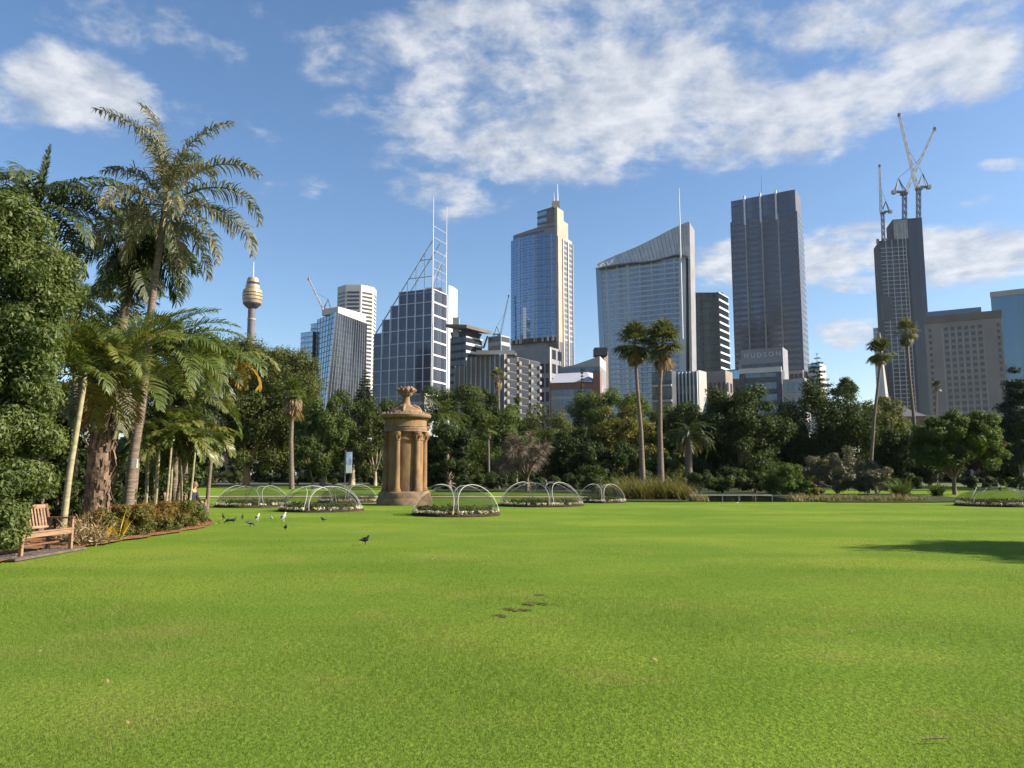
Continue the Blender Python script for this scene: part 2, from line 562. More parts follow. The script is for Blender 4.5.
c = t.mix(t.math('MULTIPLY', t.smooth(nl_.outputs[0], 0.40, 0.62), 0.7), c, (0.138, 0.230, 0.027))
c = t.mix(t.math('MULTIPLY', t.smooth(nb.outputs[0], 0.52, 0.72), 0.55), c, (0.25, 0.25, 0.065))
c = t.mix(t.math('MULTIPLY', t.smooth(nc_.outputs[0], 0.40, 0.62), 0.55), t.mix(1.0, c, (0.55, 0.6, 0.5), 'MULTIPLY'), c)
bsdf_out(t, c, 1.0, 0, 0.02, nc_.outputs[0], 0.03)
lawn = link('lawn', me, 'lawn_turf', None, True)
tag(lawn, kind='structure')


def sheet(name, pts, z, m):
    b = MB()
    b.add([(x, y, z) for x, y in pts], [tuple(range(len(pts)))])
    return tag(b.build(name, m), kind='structure')


# mulch strip of the palm bed, bench pad, crossing path
edge = [(-9.1, 11), (-9.2, 14.1), (-9.35, 16.6), (-9.3, 18.5), (-9.15, 21), (-9.2, 23.5), (-9.9, 26), (-11.2, 28.5), (-14, 31), (-20, 33)]
fine = []
for i in range(len(edge) - 1):
    for k in range(6):
        f_ = k / 6
        fine.append((edge[i][0] * (1 - f_) + edge[i + 1][0] * f_ + 0.09 * math.sin(i * 3.1 + k * 1.9) , edge[i][1] * (1 - f_) + edge[i + 1][1] * f_))
sheet('mulch_bed', fine + [(-34, 33), (-34, 11)], 0.045, 'mulch')
b = MB()
b.box(-9.98, -9.17, 14.5, 16.9, 0.0, 0.05)
tag(b.build('paving_pad', 'paving', bevel=0.01), kind='structure')
sheet('path', [(-60, 54.2), (-4, 54.2), (6, 53.2), (6, 55.6), (-4, 57), (-60, 57)], 0.035, 'path_gravel')
sheet('garden_soil', [(6.2, 45.6), (9.5, 45.0), (10.4, 45.4), (10.4, 62), (5, 62)], 0.05, 'ground_cover')
sheet('garden_soil', [(18.2, 44.6), (24, 44.4), (27, 45.2), (29, 47.0), (31, 56), (29, 63), (22.5, 61.5), (18.2, 61.8)], 0.05, 'ground_cover')
sheet('garden_soil', [(-13, 104), (-7, 74), (0, 70), (9, 63), (22, 62), (26, 70), (34, 84), (60, 88), (60, 124), (-80, 124), (-80, 104)], 0.05, 'ground_cover')
# dark pond behind the lawn's far edge
t = new_mat('pond_water')
tc = t.n('ShaderNodeTexCoord')
nz = t.n('ShaderNodeTexNoise', {'Vector': tc.outputs['Object'], 'Scale': 1.5, 'Detail': 3.0})
bsdf_out(t, (0.012, 0.016, 0.012), 0.06, 0, 0.5, nz.outputs[0], 0.01)
sheet('pond', [(10.4, 45.6), (18.2, 45.6), (18.2, 61), (10.4, 61)], 0.03, 'pond_water')

# ------------------------------------------------------------------ SKYLINE
# observation tower, far left
Y = 1050
c0 = at(249, 380, Y)
rt = thing('observation_tower', 'slender dark observation tower with gold ringed turret and needle mast', 'tower', (c0.x, Y, 0))
m1 = Y / F * CP
zz = lambda py: zat(249, py, Y)
b = MB(); b.lathe([(5.6, 0), (5.2, zz(345)), (5.0, zz(308))], 20); b.build('shaft', 'shaft_dark', rt, True)
b = MB(); b.lathe([(5.6, zz(320)), (5.6, zz(318.6))], 20); b.build('shaft_collar', 'concrete', rt, True)
b = MB(); b.lathe([(5, zz(309)), (8.5, zz(307)), (12.0, zz(304.5)), (12.4, zz(303.4))], 28); b.build('turret_base', 'turret_dark', rt)
for k_, (p0, p1, r0, r1) in enumerate(((303.4, 300.6, 12.2, 13.2), (299.8, 297.2, 13.2, 13.4), (296.4, 294.0, 13.4, 13.4), (293.2, 290.2, 13.3, 12.4))):
    b = MB(); b.lathe([(r0, zz(p0)), (r1, zz(p1))], 28); b.build('turret_ring', 'gold_panel', rt)
b = MB(); b.lathe([(11.6, zz(303.3)), (12.3, zz(297)), (11.0, zz(290.1))], 28); b.build('turret_glazing', 'glass_window', rt)
b = MB(); b.lathe([(9.6, zz(290.1)), (9.8, zz(287.5)), (9.3, zz(285.2))], 28); b.build('upper_turret', 'gold_panel', rt)
b = MB(); b.lathe([(8.8, zz(285.2)), (8.8, zz(282.6))], 28); b.build('turret_glazing', 'glass_window', rt)
b = MB(); b.lathe([(8.6, zz(282.6)), (7.8, zz(279.8)), (6.8, zz(278.0))], 28); b.build('turret_cap', 'gold_panel', rt)
b = MB(); b.tube([(0, 0, zz(278)), (0, 0, zz(271)), (0, 0, zz(262))], [1.1, 0.8, 0.5], 8); b.build('mast', 'white_frame', rt)

# long pale sandstone hall with shallow curved roof, behind the fig
rt = bld('stone_hall', 'low sandstone hall with curved pale roof peeking above the trees', None)
A, B_, Rr, Bk = corners(170, 246, 250, 352, 330, 12)
zt = zat(238, 355, 330)
body(rt, [A, B_, Rr, Bk], 0, zt, 'sandstone_pale')
b = MB()
tops = []
for i in range(9):
    u = i / 8
    q, q2 = A.lerp(B_, u), Bk.lerp(Rr, u)
    zz_ = zt + (zat(212, 345, 330) - zt) * max(0.05, 1 - (abs(u - 0.5) * 2) ** 2)
    tops.append((up(q, zz_), up(q2, zz_), up(q, zt), up(q2, zt)))
for i in range(8):
    a, c_ = tops[i], tops[i + 1]
    b.hexa([a[2], c_[2], c_[3], a[3], a[0], c_[0], c_[1], a[1]])
b.build('roof', 'sandstone_pale', rt)
b = MB(); p = at(222, 346, 331); b.box(p.x - 4, p.x + 3, 331, 336, p.z - 3, p.z + 1.2); b.build('roof_plant', 'white_frame', rt)

# faceted glass tower, left
Y = 540
rt = bld('glass_tower', 'faceted teal glass tower with stepped left edge and finned slanting dark face', None)
C1 = at(336, 312, Y); C0 = at(324, 400, Y + 2); C0.z = 0; C0.x -= 2
L1 = at(318, 311, Y + 26); R1 = at(367, 322, Y + 42)
L0 = up(L1, 0); R0 = up(R1, 0)
# down the slanted edge the lower front corner is carried out to the ground
zt = C1.z
bk = L1 + R1 - C1
b = MB(); b.loft([L0, C0, R0, up(bk, 0)], [up(L1, zt), C1, up(R1, zt), up(bk, zt)]); b.build('wall', 'concrete_dark', rt)
Face(L0, C0, up(L1, zt), C1).floors(rt, 30, 6, 'glass_teal', wf=(0.03, 0.97), hf=(0.12, 0.98))
fr = Face(C0, R0, C1, up(R1, zt))
fr.floors(rt, 30, 14, 'glass_dark', wf=(0.03, 0.97), hf=(0.04, 0.98))  # dark pane colour stands in for the reflection of neighbouring buildings
fr.fins(rt, 14, 0.25, 0.22, 'steel', 'fin_screen')
Face(L0, C0, up(L1, zt), C1).fins(rt, 6, 0.35, 0.4, 'steel', 'mullion_screen')
for (pa, pb, pt) in ((301, 313, 333), (311, 323, 324)):
    a = at(pa, pt, Y + 34); c_ = at(pb, pt, Y + 27)
    a0, c0_ = up(a, 0), up(c_, 0)
    dq = Vector((10, 26, 0))
    b = MB(); b.loft([a0, c0_, c0_ + dq, a0 + dq], [a, up(c_, a.z), up(c_, a.z) + dq, a + dq]); b.build('stepped_wing', 'concrete_dark', rt)
    fc = Face(a0, c0_, a, up(c_, a.z))
    fc.floors(rt, 26, 3, 'glass_teal', wf=(0.02, 0.98), hf=(0.2, 0.97))
    fc.ledges(rt, 26, 0.7, 0.5, 'white_frame')
b = MB()
p0, p1 = C1 + Vector((1, 2, 0)), up(R1, zt) + Vector((-1, 1, 0))
back_v = Vector((-14, 10, 0))
h0, h1 = zat(337, 306, Y), zat(366, 314, Y + 42)
b.loft([p0, p1, p1 + back_v, p0 + back_v], [up(p0, h0), up(p1, h1), up(p1 + back_v, h1), up(p0 + back_v, h0)])
b.build('roof_screen', 'concrete_white', rt)


def crane(label, base, top, slew, jib_tip, s=1.0, red=False):
    """luffing tower crane: lattice mast, machinery deck, A frame, raised lattice jib"""
    rt = thing('tower_crane', label, 'crane', base, 0, None)
    base, top, jib_tip = Vector(base), Vector(top), Vector(jib_tip)
    T = top - base
    J = jib_tip - base
    w_ = 1.0 * s

    def lattice(a, c_, w0, w1, n, r):
        b = MB()
        d = (c_ - a).normalized()
        u = Vector((0, 1, 0)) if abs(d.y) < 0.8 else Vector((1, 0, 0))
        s1 = d.cross(u).normalized(); s2 = d.cross(s1)
        cs = [(1, 1), (1, -1), (-1, -1), (-1, 1)]
        pt = lambda k, i: a.lerp(c_, i / n) + (s1 * cs[k][0] + s2 * cs[k][1]) * (w0 + (w1 - w0) * i / n)
        for k in range(4):
            b.bar(pt(k, 0), pt(k, n), r, r)
            for i in range(n):
                q = (k + 1) % 4
                b.bar(pt(k, i), pt(q, i + 1) if i % 2 else pt(q, i), r * 0.7)
                b.bar(pt(k if i % 2 else q, i), pt(q if i % 2 else k, i + 1), r * 0.7)
        return b
    if T.length > 0.1:
        lattice(Vector((0, 0, 0)), T, w_ * 1.3, w_ * 1.3, max(4, int(T.length / 3.5)), 0.5 * s).build('mast', 'crane_blue', rt)
    b = MB(); d = 1 if J.x > T.x else -1
    b.box(T.x - 3 * s if d > 0 else T.x - 2 * s, T.x + 2 * s if d > 0 else T.x + 3 * s, T.y - 2 * s, T.y + 2 * s, T.z, T.z + 2.2 * s)
    x0, x1 = sorted((T.x - d * 9 * s, T.x + d * 1 * s))
    b.box(x0, x1, T.y - 1.6 * s, T.y + 1.6 * s, T.z + 2.2 * s, T.z + 3.4 * s)
    b.build('machinery_deck', 'crane_red' if red else 'steel_dark', rt)
    x0, x1 = sorted((T.x - d * 10.5 * s, T.x - d * 7.5 * s))
    b = MB(); b.box(x0, x1, T.y - 1.8 * s, T.y + 1.8 * s, T.z + 1.0 * s, T.z + 4.2 * s); b.build('counterweight', 'concrete', rt)
    b = MB(); b.box(T.x + d * 1.2 * s - 0.9 * s, T.x + d * 1.2 * s + 0.9 * s, T.y - 3.6 * s, T.y - 1.8 * s, T.z + 1.4 * s, T.z + 4.0 * s); b.build('cab', 'white_frame', rt)
    apex = T + Vector((-d * 4.5 * s, 0, 15 * s))
    b = MB()
    for yy in (-1.4, 1.4):
        b.bar(T + Vector((-d * 8 * s, yy * s, 3 * s)), apex, 0.6 * s); b.bar(T + Vector((d * 0.5 * s, yy * s, 3 * s)), apex, 0.6 * s)
    b.build('a_frame', 'steel_dark', rt)
    foot = T + Vector((d * 1.5 * s, 0, 3 * s))
    lattice(foot, J, w_ * 1.1, w_ * 0.6, 16, 0.42 * s).build('jib', 'crane_white', rt)
    b = MB(); b.box(J.x - 0.9 * s, J.x + 0.9 * s, J.y - 0.9 * s, J.y + 0.9 * s, J.z - 1.5 * s, J.z + 1.5 * s); b.build('jib_head', 'crane_red' if red else 'steel_dark', rt)
    b = MB(); b.tube([apex, foot.lerp(J, 0.55)], 0.16 * s, 5); b.tube([foot.lerp(J, 0.55), J], 0.12 * s, 5); b.build('pendant_line', 'steel_dark', rt)
    return rt


crane('red and white luffing crane on roof of the faceted glass tower', at(324, 312.5, Y + 20), at(324, 311.5, Y + 20), 0, at(308.5, 279, Y + 20), 0.62, True)

# octagonal white striped tower
Y = 800
rt = bld('striped_tower', 'white octagonal tower with thin dark window bands behind the faceted glass tower', None)
c0 = at(356, 340, Y)
rad = 18.5 / F * Y * CP
oct_ = [Vector((c0.x + rad * 1.08 * math.cos(R(22.5 + 45 * k)), Y + rad * 1.08 * math.sin(R(22.5 + 45 * k)), 0)) for k in range(8)]
zt = zat(356, 289, Y)
body(rt, oct_, 0, zt, 'concrete_white')
for k in (4, 5, 6, 7):
    fc = wall_face(oct_[k], oct_[(k + 1) % 8], 0, zt * 0.965)
    fc.floors(rt, 46, 1, 'glass_window', wf=(0.1, 0.9), hf=(0.45, 0.95))
b = MB(); b.box(c0.x - 12, c0.x + 12, Y - 8, Y + 10, zt, zt + 2.5); b.build('roof_plant', 'concrete', rt)

# stepped navy tower with lattice roof frame and twin masts
Y = 640
rt = bld('stepped_navy_tower', 'navy glass tower in white grid with sloping lattice frame and twin masts on top', None)
L, C, Rr, Bk = corners(374, 432, 446, 345, Y, 24)
bays = [(374, 334), (382.5, 321), (390.5, 307), (399, 292), (407, 288.5), (415.5, 288.5), (424, 288.5), (432.3, 288.5)]
ztop = zat(432, 288.5, Y)
us = [0, 1 / 7, 2 / 7, 3 / 7, 4 / 7, 5 / 7, 6 / 7, 1]
row = zat(432, 302, Y) - zat(432, 315.4, Y)
dep = Rr - C
for i in range(7):
    a, c_ = L.lerp(C, us[i]), L.lerp(C, us[i + 1])
    h = zat(bays[i][0], bays[i][1], a.y)
    h = ztop - round((ztop - h) / row) * row if i < 4 else ztop
    body(rt, [a, c_, c_ + dep, a + dep], 0, h, 'concrete_dark', 'bay_block' if i < 3 else 'wall')
    fc = wall_face(a, c_, 0, h)
    n = int(round(h / row))
    fc.floors(rt, n, 4, 'glass_navy', wf=(0.04, 0.96), hf=(0.03, 0.97), off=0.1, name='window_bay')
    fc.ledges(rt, n, 0.55, 0.5, 'white_frame')
    fc.fins(rt, 1, 0.8, 0.8, 'white_frame', 'white_post')
fc = wall_face(C, Rr, 0, ztop)
n = int(round(ztop / row))
fc.floors(rt, n, 6, 'glass_grey', wf=(0.06, 0.94), hf=(0.03, 0.97))
fc.ledges(rt, n, 1.4, 0.6, 'white_frame')
fc.fins(rt, 1, 1.6, 0.9, 'white_frame', 'white_post')
# white service core at the right end
q0, q1 = Rr + Vector((1.5, 3, 0)), Rr + Vector((4.6, 2.2, 0))
pR = at(451.5, 330, Rr.y + 4)
body(rt, [up(Rr, 0) + Vector((1.8, 1, 0)), up(pR, 0), up(pR, 0) + Vector((4, 14, 0)), up(Rr, 0) + Vector((1.8, 15, 0))], 0, zat(447, 285, Rr.y), 'concrete_white', 'service_core')
fm = MB()
Z = lambda px, py, yy: zat(px, py, yy)
m1_ = C + (L - C) * 0.004
m2 = Rr + Vector((-0.5, 0, 0))
for q, py, r in ((m1_, 197, 0.46), (m2, 207, 0.38)):
    zt_ = zat(432 if q is m1_ else 445, py, q.y)
    zb_ = ztop
    mm = MB(); mm.tube([up(q, zb_ - 30), up(q, zb_ + (zt_ - zb_) * 0.55), up(q, zt_)], [r * 1.3, r, r * 0.55], 8); mm.build('mast', 'white_frame', rt)
for par in (Vector((0, 0, 0)), dep * 0.5):
    fm.bar(up(L + par, zat(374, 336, L.y)), up(m1_ + par, zat(432, 240, C.y)), 0.75)
for u_, pt in ((0.155, 318), (0.30, 300), (0.43, 284), (0.57, 270), (0.715, 262), (0.86, 253)):
    q = L.lerp(C, u_)
    dz_ = zat(374, 336, L.y) + (zat(432, 240, C.y) - zat(374, 336, L.y)) * u_
    fm.bar(up(q, min(ztop, dz_) - 30), up(q, dz_), 0.5)
for u_ in (0.43, 0.60, 0.79):
    q = L.lerp(C, u_)
    dz_ = zat(374, 336, L.y) + (zat(432, 240, C.y) - zat(374, 336, L.y)) * u_
    fm.bar(up(q, dz_), up(C, dz_), 0.55)
    fm.bar(up(C, dz_), up(m2, dz_), 0.42)
for pa, pb in ((250, 250), (237, 237), (226, 226), (268, 268)):
    fm.bar(up(C, zat(432, pa, C.y)), up(m2, zat(432, pb, C.y)), 0.6)
fm.bar(up(C, ztop + 8), up(m2, zat(444, 252, m2.y)), 0.5)
q = L.lerp(C, 0.72) + dep
fm.bar(up(q, ztop), up(Rr, zat(444, 250, Rr.y)), 0.55)
for u_ in (0.3, 0.65):
    q = C.lerp(Rr, u_)
    fm.bar(up(q, ztop), up(q, zat(440, 262, q.y)), 0.42)
fm.build('lattice_frame', 'steel', rt)
b = MB(); q = C.lerp(Rr, 0.5) + Vector((-6, 12, 0)); b.box(q.x - 7, q.x + 7, q.y - 6, q.y + 6, ztop, ztop + 5); b.build('roof_plant', 'concrete', rt)


def simple(name, label, px, py, Y, th, top, wallm, glassm, nf, nc, nr=0, wf=(0.08, 0.92), hf=(0.3, 0.92), z0=0, rmat=None, rhf=None, rwf=None, group=None):
    rt = bld(name, label, None, group)
    L, C, Rr, Bk = corners(*px, py, Y, th)
    zt = zat(px[1], top, Y)
    body(rt, [L, C, Rr, Bk], z0, zt, wallm)
    f1, f2 = wall_face(L, C, z0, zt), wall_face(C, Rr, z0, zt)
    if nf:
        f1.floors(rt, nf, nc, glassm, wf, hf)
        if nr:
            f2.floors(rt, nf, nr, rmat or glassm, rwf or wf, rhf or hf)
    return rt, (L, C, Rr, Bk), zt, f1, f2


# dark office with tilted roof canopy
rt, (L, C, Rr, Bk), zt, f1, f2 = simple('canopy_building', 'dark office block with tilted brown roof canopy and pale banded side', (450, 465.5, 482), 360, 520, 36, 336, 'concrete_dark', 'glass_dark', 18, 6, 8)
f2.ledges(rt, 18, 1.7, 0.5, 'white_frame')
b = MB(); b.loft([up(L, zt) + Vector((1, 1, 0)), up(C, zt) + Vector((0, 1, 0)), up(Rr, zt) + Vector((-2, 0, 0)), up(Bk, zt)], [up(L, zt + 4), up(C, zt + 4), up(Rr, zt + 4), up(Bk, zt + 4)]); b.build('plant_room', 'concrete_dark', rt)
b = MB()
zl, zr_ = zat(452, 326, 520), zat(482, 333, 520)
a0 = [up(L, zl) + Vector((-3, -4, 0)), up(C, (zl + zr_) / 2) + Vector((1, -6, 0)), up(Rr, zr_ + 1) + Vector((7, -4, 0)), up(Bk, zl)]
b.loft(a0, [p + Vector((0, 0, 2.2)) for p in a0]); b.build('roof_canopy', 'concrete_brown', rt)
b = MB(); p = at(456, 330, 526); b.box(p.x - 2.2, p.x + 2.2, 524, 529, zt, zat(456, 318, 526)); b.build('chimney', 'concrete', rt)
b = MB(); p = up(Rr, zr_); b.bar(p + Vector((4, -3, 0)), up(Rr, zt - 6) + Vector((1, 0, 0)), 0.9); b.build('canopy_strut', 'concrete_dark', rt)

# dark banded block
rt, cs, zt, f1, f2 = simple('banded_block', 'small grey brown block with dark bands left of the curved blue tower', (488, 501, 510), 345, 520, 38, 335, 'concrete', 'glass_window', 16, 1, 1, wf=(0.05, 0.95), hf=(0.3, 0.85))
crane('thin dark crane rising between the banded block and the curved blue tower', at(499.5, 345, 700), at(499.5, 336, 700), 0, at(508.6, 296, 700), 0.6)

# brown ribbed block with balcony stacks
Y = 390
rt = bld('ribbed_brown_block', 'brown brutalist block with vertical ribs and stacked dark balconies', None)
L, C, Rr, Bk = corners(467, 505, 540, 375, Y, 33)
zt = zat(490, 354, Y)
body(rt, [L, C, Rr, Bk], 0, zt, 'concrete_brown')
f1, f2 = wall_face(L, C, 0, zt), wall_face(C, Rr, 0, zt)
f1.fins(rt, 8, 0.8, 0.5, 'concrete', 'rib_screen')
f1.floors(rt, 15, 8, 'glass_window', wf=(0.3, 0.7), hf=(0.5, 0.8), cols=[5, 6, 7])
f2.floors(rt, 15, 3, 'glass_window', wf=(0.12, 0.99), hf=(0.06, 0.94))  # mostly dark panes here, standing in for the shade inside the balcony recesses
b = MB()
for j in range(1, 15):
    for u in (0.03, 0.36, 0.70, 0.95):
        f2.cell(b, u - 0.025, u + 0.035, j / 15, j / 15 + 0.028, -0.2, 1.4)
b.build('balcony_stack', 'hotel_stone', rt)
b = MB(); q = C.lerp(Rr, 0.2); b.box(q.x - 3, q.x + 2.5, q.y, q.y + 8, zt, zat(518, 351, Y)); b.build('stair_tower', 'concrete_tan', rt)
b = MB(); q = L.lerp(C, 0.66); b.box(q.x - 8, q.x + 12, q.y - 3, q.y + 9, zt, zt + 2.2); b.build('roof_parapet', 'concrete', rt)
rt, cs, zt, f1, f2 = simple('ribbed_brown_wing', 'lower brown ribbed wing beside the dark canopy office', (455, 480, 488), 385, 400, 33, 364, 'concrete_brown', 'glass_window', 0, 0)
f1.fins(rt, 5, 0.8, 0.5, 'concrete', 'rib_screen')

# curved blue glass tower with stepped tan spine and spire
Y = 680
rt = bld('curved_blue_tower', 'tall curved blue glass tower with stepped sandstone coloured spine and spire', None)
L, C, Rr, Bk = corners(511, 558, 573, 330, Y, 30)
zp, zg, zs = zat(540, 341, Y), zat(540, 233, Y), zat(556, 226, Y)
body(rt, [L, C, Rr, Bk], 0, zp, 'granite_grey', 'podium')
n = 12
outd = (C - L).cross(Vector((0, 0, 1))).normalized()
cur = []
for i in range(n + 1):
    u = i / n
    bulge = 5.5 * (1 - (2 * u - 1) ** 2)
    cur.append(L.lerp(C - (C - L) * 0.04, u) + outd * bulge)
back_ = [C - (C - L) * 0.04 + (Rr - C) * 0.9, Bk.lerp(Rr, 0.05)]
b = MB(); b.loft([up(p, zp) for p in cur] + [up(p, zp) for p in back_], [up(p, zg) for p in cur] + [up(p, zg) for p in back_]); b.build('curved_core', 'concrete_dark', rt)
nf = 36
for j in range(nf):
    b = MB()
    for i in range(n):
        fc = wall_face(cur[i], cur[i + 1], zp + 4, zg)
        fc.cell(b, 0.02, 0.98, (j + 0.06) / nf, (j + 0.97) / nf, -0.2, 0.15)
    b.build('window_glazing', 'glass_blue', rt)
for j in range(0, nf, 2):
    b = MB()
    for i in range(n):
        wall_face(cur[i], cur[i + 1], zp + 4, zg).cell(b, 0, 1, (j - 0.06) / nf, (j + 0.06) / nf, -0.2, 0.45)
    b.build('spandrel_ring', 'steel', rt)
for u in (0.33, 0.66, 0.98):
    i = min(int(u * n), n - 1)
    b = MB(); wall_face(cur[i], cur[i + 1], zp, zg).cell(b, 0.0, 0.25, 0, 1, -0.2, 0.5); b.build('vertical_fin', 'steel', rt)
b = MB()
for i in range(9):
    u = (i + 0.5) / 9
    q = L.lerp(C, u) + outd * 4
    b.box(q.x - 0.9, q.x + 0.9, q.y - 0.9, q.y + 0.9, zp, zp + 5)
b.build('colonnade', 'concrete', rt)
# sloping crown
b = MB()
c1, c2 = L.lerp(C, 0.06) + outd * 1, C - (C - L) * 0.05
hb = Vector((6, 14, 0))
z1_, z2_ = zat(515, 228, Y), zat(548, 221, Y)
b.loft([up(c1, zg), up(c2, zg), up(c2, zg) + hb, up(c1, zg) + hb], [up(c1, z1_), up(c2, z2_), up(c2, z2_) + hb, up(c1, z1_) + hb])
b.build('sloping_crown', 'granite_grey', rt)
b = MB(); fc = Face(up(c1, zg + 3), up(c2, zg + 3), up(c1, z1_ - 3), up(c2, z2_ - 3)); fc.cell(b, 0.0, 0.75, 0.1, 0.5, -0.1, 0.2); b.build('crown_slot', 'glass_window', rt)
# tan spine facing right, in steps
sp = C.lerp(L, 0.05)
for (u0, u1, top) in ((0.0, 0.42, 207), (0.42, 0.72, 217), (0.72, 1.0, 233)):
    a, c_ = C.lerp(Rr, u0), C.lerp(Rr, u1)
    inw = (L - C).normalized() * 11
    h = zat(562, top, Y)
    b = MB(); b.loft([up(a, 0), up(c_, 0), up(c_ + inw, 0), up(a + inw, 0)], [up(a, h), up(c_, h), up(c_ + inw, h), up(a + inw, h)]); b.build('stone_spine', 'concrete_tan', rt)
fr = wall_face(C, Rr, 0, zat(565, 236, Y))
fr.floors(rt, 44, 3, 'glass_pale', wf=(0.3, 0.95), hf=(0.3, 0.92), off=0.2, cols=[1, 2])
fr.fins(rt, 3, 1.2, 1.0, 'concrete_white', 'pale_pilaster')
b = MB(); a = C.lerp(L, 0.42); bx_ = C.lerp(L, 0.06)
b.loft([up(a, zs), up(bx_, zs), up(bx_, zs) + hb, up(a, zs) + hb], [up(a, zat(548, 208, Y)), up(bx_, zat(560, 206, Y)), up(bx_, zat(560, 206, Y)) + hb, up(a, zat(548, 208, Y)) + hb]); b.build('top_block', 'glass_teal', rt)
b = MB()
for py in (208, 213, 218, 222):
    fc = Face(up(a, zs), up(bx_, zs), up(a, zat(548, 208, Y)), up(bx_, zat(560, 206, Y)))
    v = (222 - py) / 14
    fc.cell(b, 0, 1, max(0, v - 0.06), min(1, v + 0.06), -0.1, 0.6)
b.build('spandrel_ring', 'concrete_brown', rt)
q = C.lerp(Rr, 0.22) + (L - C).normalized() * 5
b = MB(); b.box(q.x - 3.2, q.x + 3.4, q.y - 4, q.y + 4, zat(562, 208, Y), zat(562, 199, Y)); b.build('spire_base', 'concrete_tan', rt)
for d_, t_ in ((-1.5, 189), (1.8, 181)):
    b = MB(); b.tube([(q.x + d_, q.y, zat(562, 199, Y)), (q.x + d_, q.y, zat(562, t_, Y))], [0.8, 0.35], 8); b.build('spire', 'white_frame', rt)
# granite podium front with pale edge
rt = bld('granite_podium', 'grey granite office podium with dark windows at foot of the curved blue tower', None)
L, C, Rr, Bk = corners(515, 551, 562, 375, 560, 30)
zt = zat(551, 347, 560)
body(rt, [L, C, Rr, Bk], 0, zt, 'granite_grey')
f1 = wall_face(L, C, 0, zt)
f1.floors(rt, 9, 6, 'glass_dark', wf=(0.15, 0.85), hf=(0.2, 0.85), skip=(8,))
b = MB(); f1.cell(b, 0.965, 1.0, 0, 1.0, -0.1, 1.0); b.build('pale_pilaster', 'concrete_white', rt)
wall_face(C, Rr, 0, zt).floors(rt, 9, 2, 'glass_dark', wf=(0.2, 0.9), hf=(0.2, 0.85))

# low brick building with pale roof
Y = 300
rt = bld('pale_roof_block', 'low brick edged office with pale lavender roof behind the pine', None)
L, C, Rr, Bk = corners(551, 598, 603, 390, Y, 14)
zt = zat(575, 382, Y)
body(rt, [L, C, Rr, Bk], 0, zt, 'concrete')
f1 = wall_face(L, C, 0, zt)
f1.floors(rt, 6, 8, 'glass_grey', wf=(0.03, 0.97), hf=(0.2, 0.95))
b = MB(); f1.cell(b, -0.03, 0.0, 0, 1.02, -3, 0.4); f1.cell(b, 0.9, 1.05, 0.0, 1.12, -5, 0.5); b.build('brick_pier', 'brick', rt)
b = MB(); zr0, zr1 = zt + 0.05, zat(575, 372.5, Y + 12)
b.loft([up(L, zr0) + Vector((-0.5, -0.8, 0)), up(C, zr0) + Vector((-2.5, -0.8, 0)), up(Rr, zr0) + Vector((0, 4, 0)), up(Bk, zr0) + Vector((0, 4, 0))],
       [up(L, zr1) + Vector((3, 11, 0)), up(C, zr1) + Vector((-3, 11, 0)), up(Rr, zr1) + Vector((-1, 3, 0)), up(Bk, zr1) + Vector((0, 3, 0))]); b.build('roof', 'roof_pale', rt)
b = MB(); f1.cell(b, 0, 0.9, 0.93, 1.0, -0.1, 0.3); b.build('eaves_band', 'brick', rt)
rt, cs, zt, f1, f2 = simple('grey_slope_block', 'grey roofed block sloping down behind the pale roofed brick office', (561, 600, 606), 372, 360, 15, 366, 'granite_grey', 'glass_grey', 8, 8)
b = MB(); p, q = cs[0].lerp(cs[1], 0.35), cs[1]
b.loft([up(cs[0], zt), up(q, zt), up(cs[2], zt), up(cs[3], zt)], [up(p, zt + 1), up(q, zat(600, 356, 360)), up(cs[2], zat(600, 356, 360)), up(p + Vector((3, 10, 0)), zt + 1)]); b.build('roof', 'concrete', rt)
rt, cs, zt, f1, f2 = simple('dark_stack_block', 'narrow dark stepped stair block left of the sail topped tower', (595, 604, 608), 365, 420, 30, 350, 'concrete_brown', 'glass_window', 10, 1, wf=(0.1, 0.9))
b = MB(); p = at(598, 352, 418); b.box(p.x - 2, p.x + 5, 416, 424, p.z - 2, p.z + 2.2); b.build('roof_plant', 'concrete_dark', rt)
rt, cs, zt, f1, f2 = simple('white_grid_block', 'small pale gridded building just right of the monument finial', (408, 424.5, 428), 400, 250, 20, 393, 'concrete', 'glass_window', 8, 8, wf=(0.15, 0.85), hf=(0.25, 0.85))

# sail topped white tower
Y = 570
rt = bld('sail_tower', 'pale gridded glass tower flaring outward under a curved sail roof', None)
L0 = at(607, 395, Y + 30); L0.z = 0; L0.x += 1
L1 = at(600, 268, Y + 30)
C1 = at(686, 262, Y); C0 = up(at(684, 395, Y), 0)
zt = zat(640, 262, Y + 15)
L1 = up(L1, zt); C1 = up(C1, zt)
bk = Vector((14, 30, 0))
b = MB(); b.loft([L0, C0, C0 + bk, L0 + bk], [L1, C1, C1 + bk, L1 + bk]); b.build('wall', 'pale_frame', rt)
ins = Vector((0.6, 2.0, 0))
ua, ub = L1 + (C1 - L1) * 0.05 + ins, C1 + ins - Vector((0.6, 0, 0))
b = MB(); b.loft([ua, ub, ub + bk * 0.8, ua + bk * 0.8], [ua + Vector((0, 0, 1.5)), ub + Vector((0, 0, 11)), ub + bk * 0.8 + Vector((0, 0, 11)), ua + bk * 0.8 + Vector((0, 0, 1.5))]); b.build('attic_wall', 'granite_grey', rt)
fc = Face(L0, C0, L1, C1)
cols = [(0.02, 0.06), (0.085, 0.20), (0.215, 0.31), (0.345, 0.465), (0.48, 0.60), (0.615, 0.75), (0.765, 0.86), (0.875, 0.92)]
nf = 42
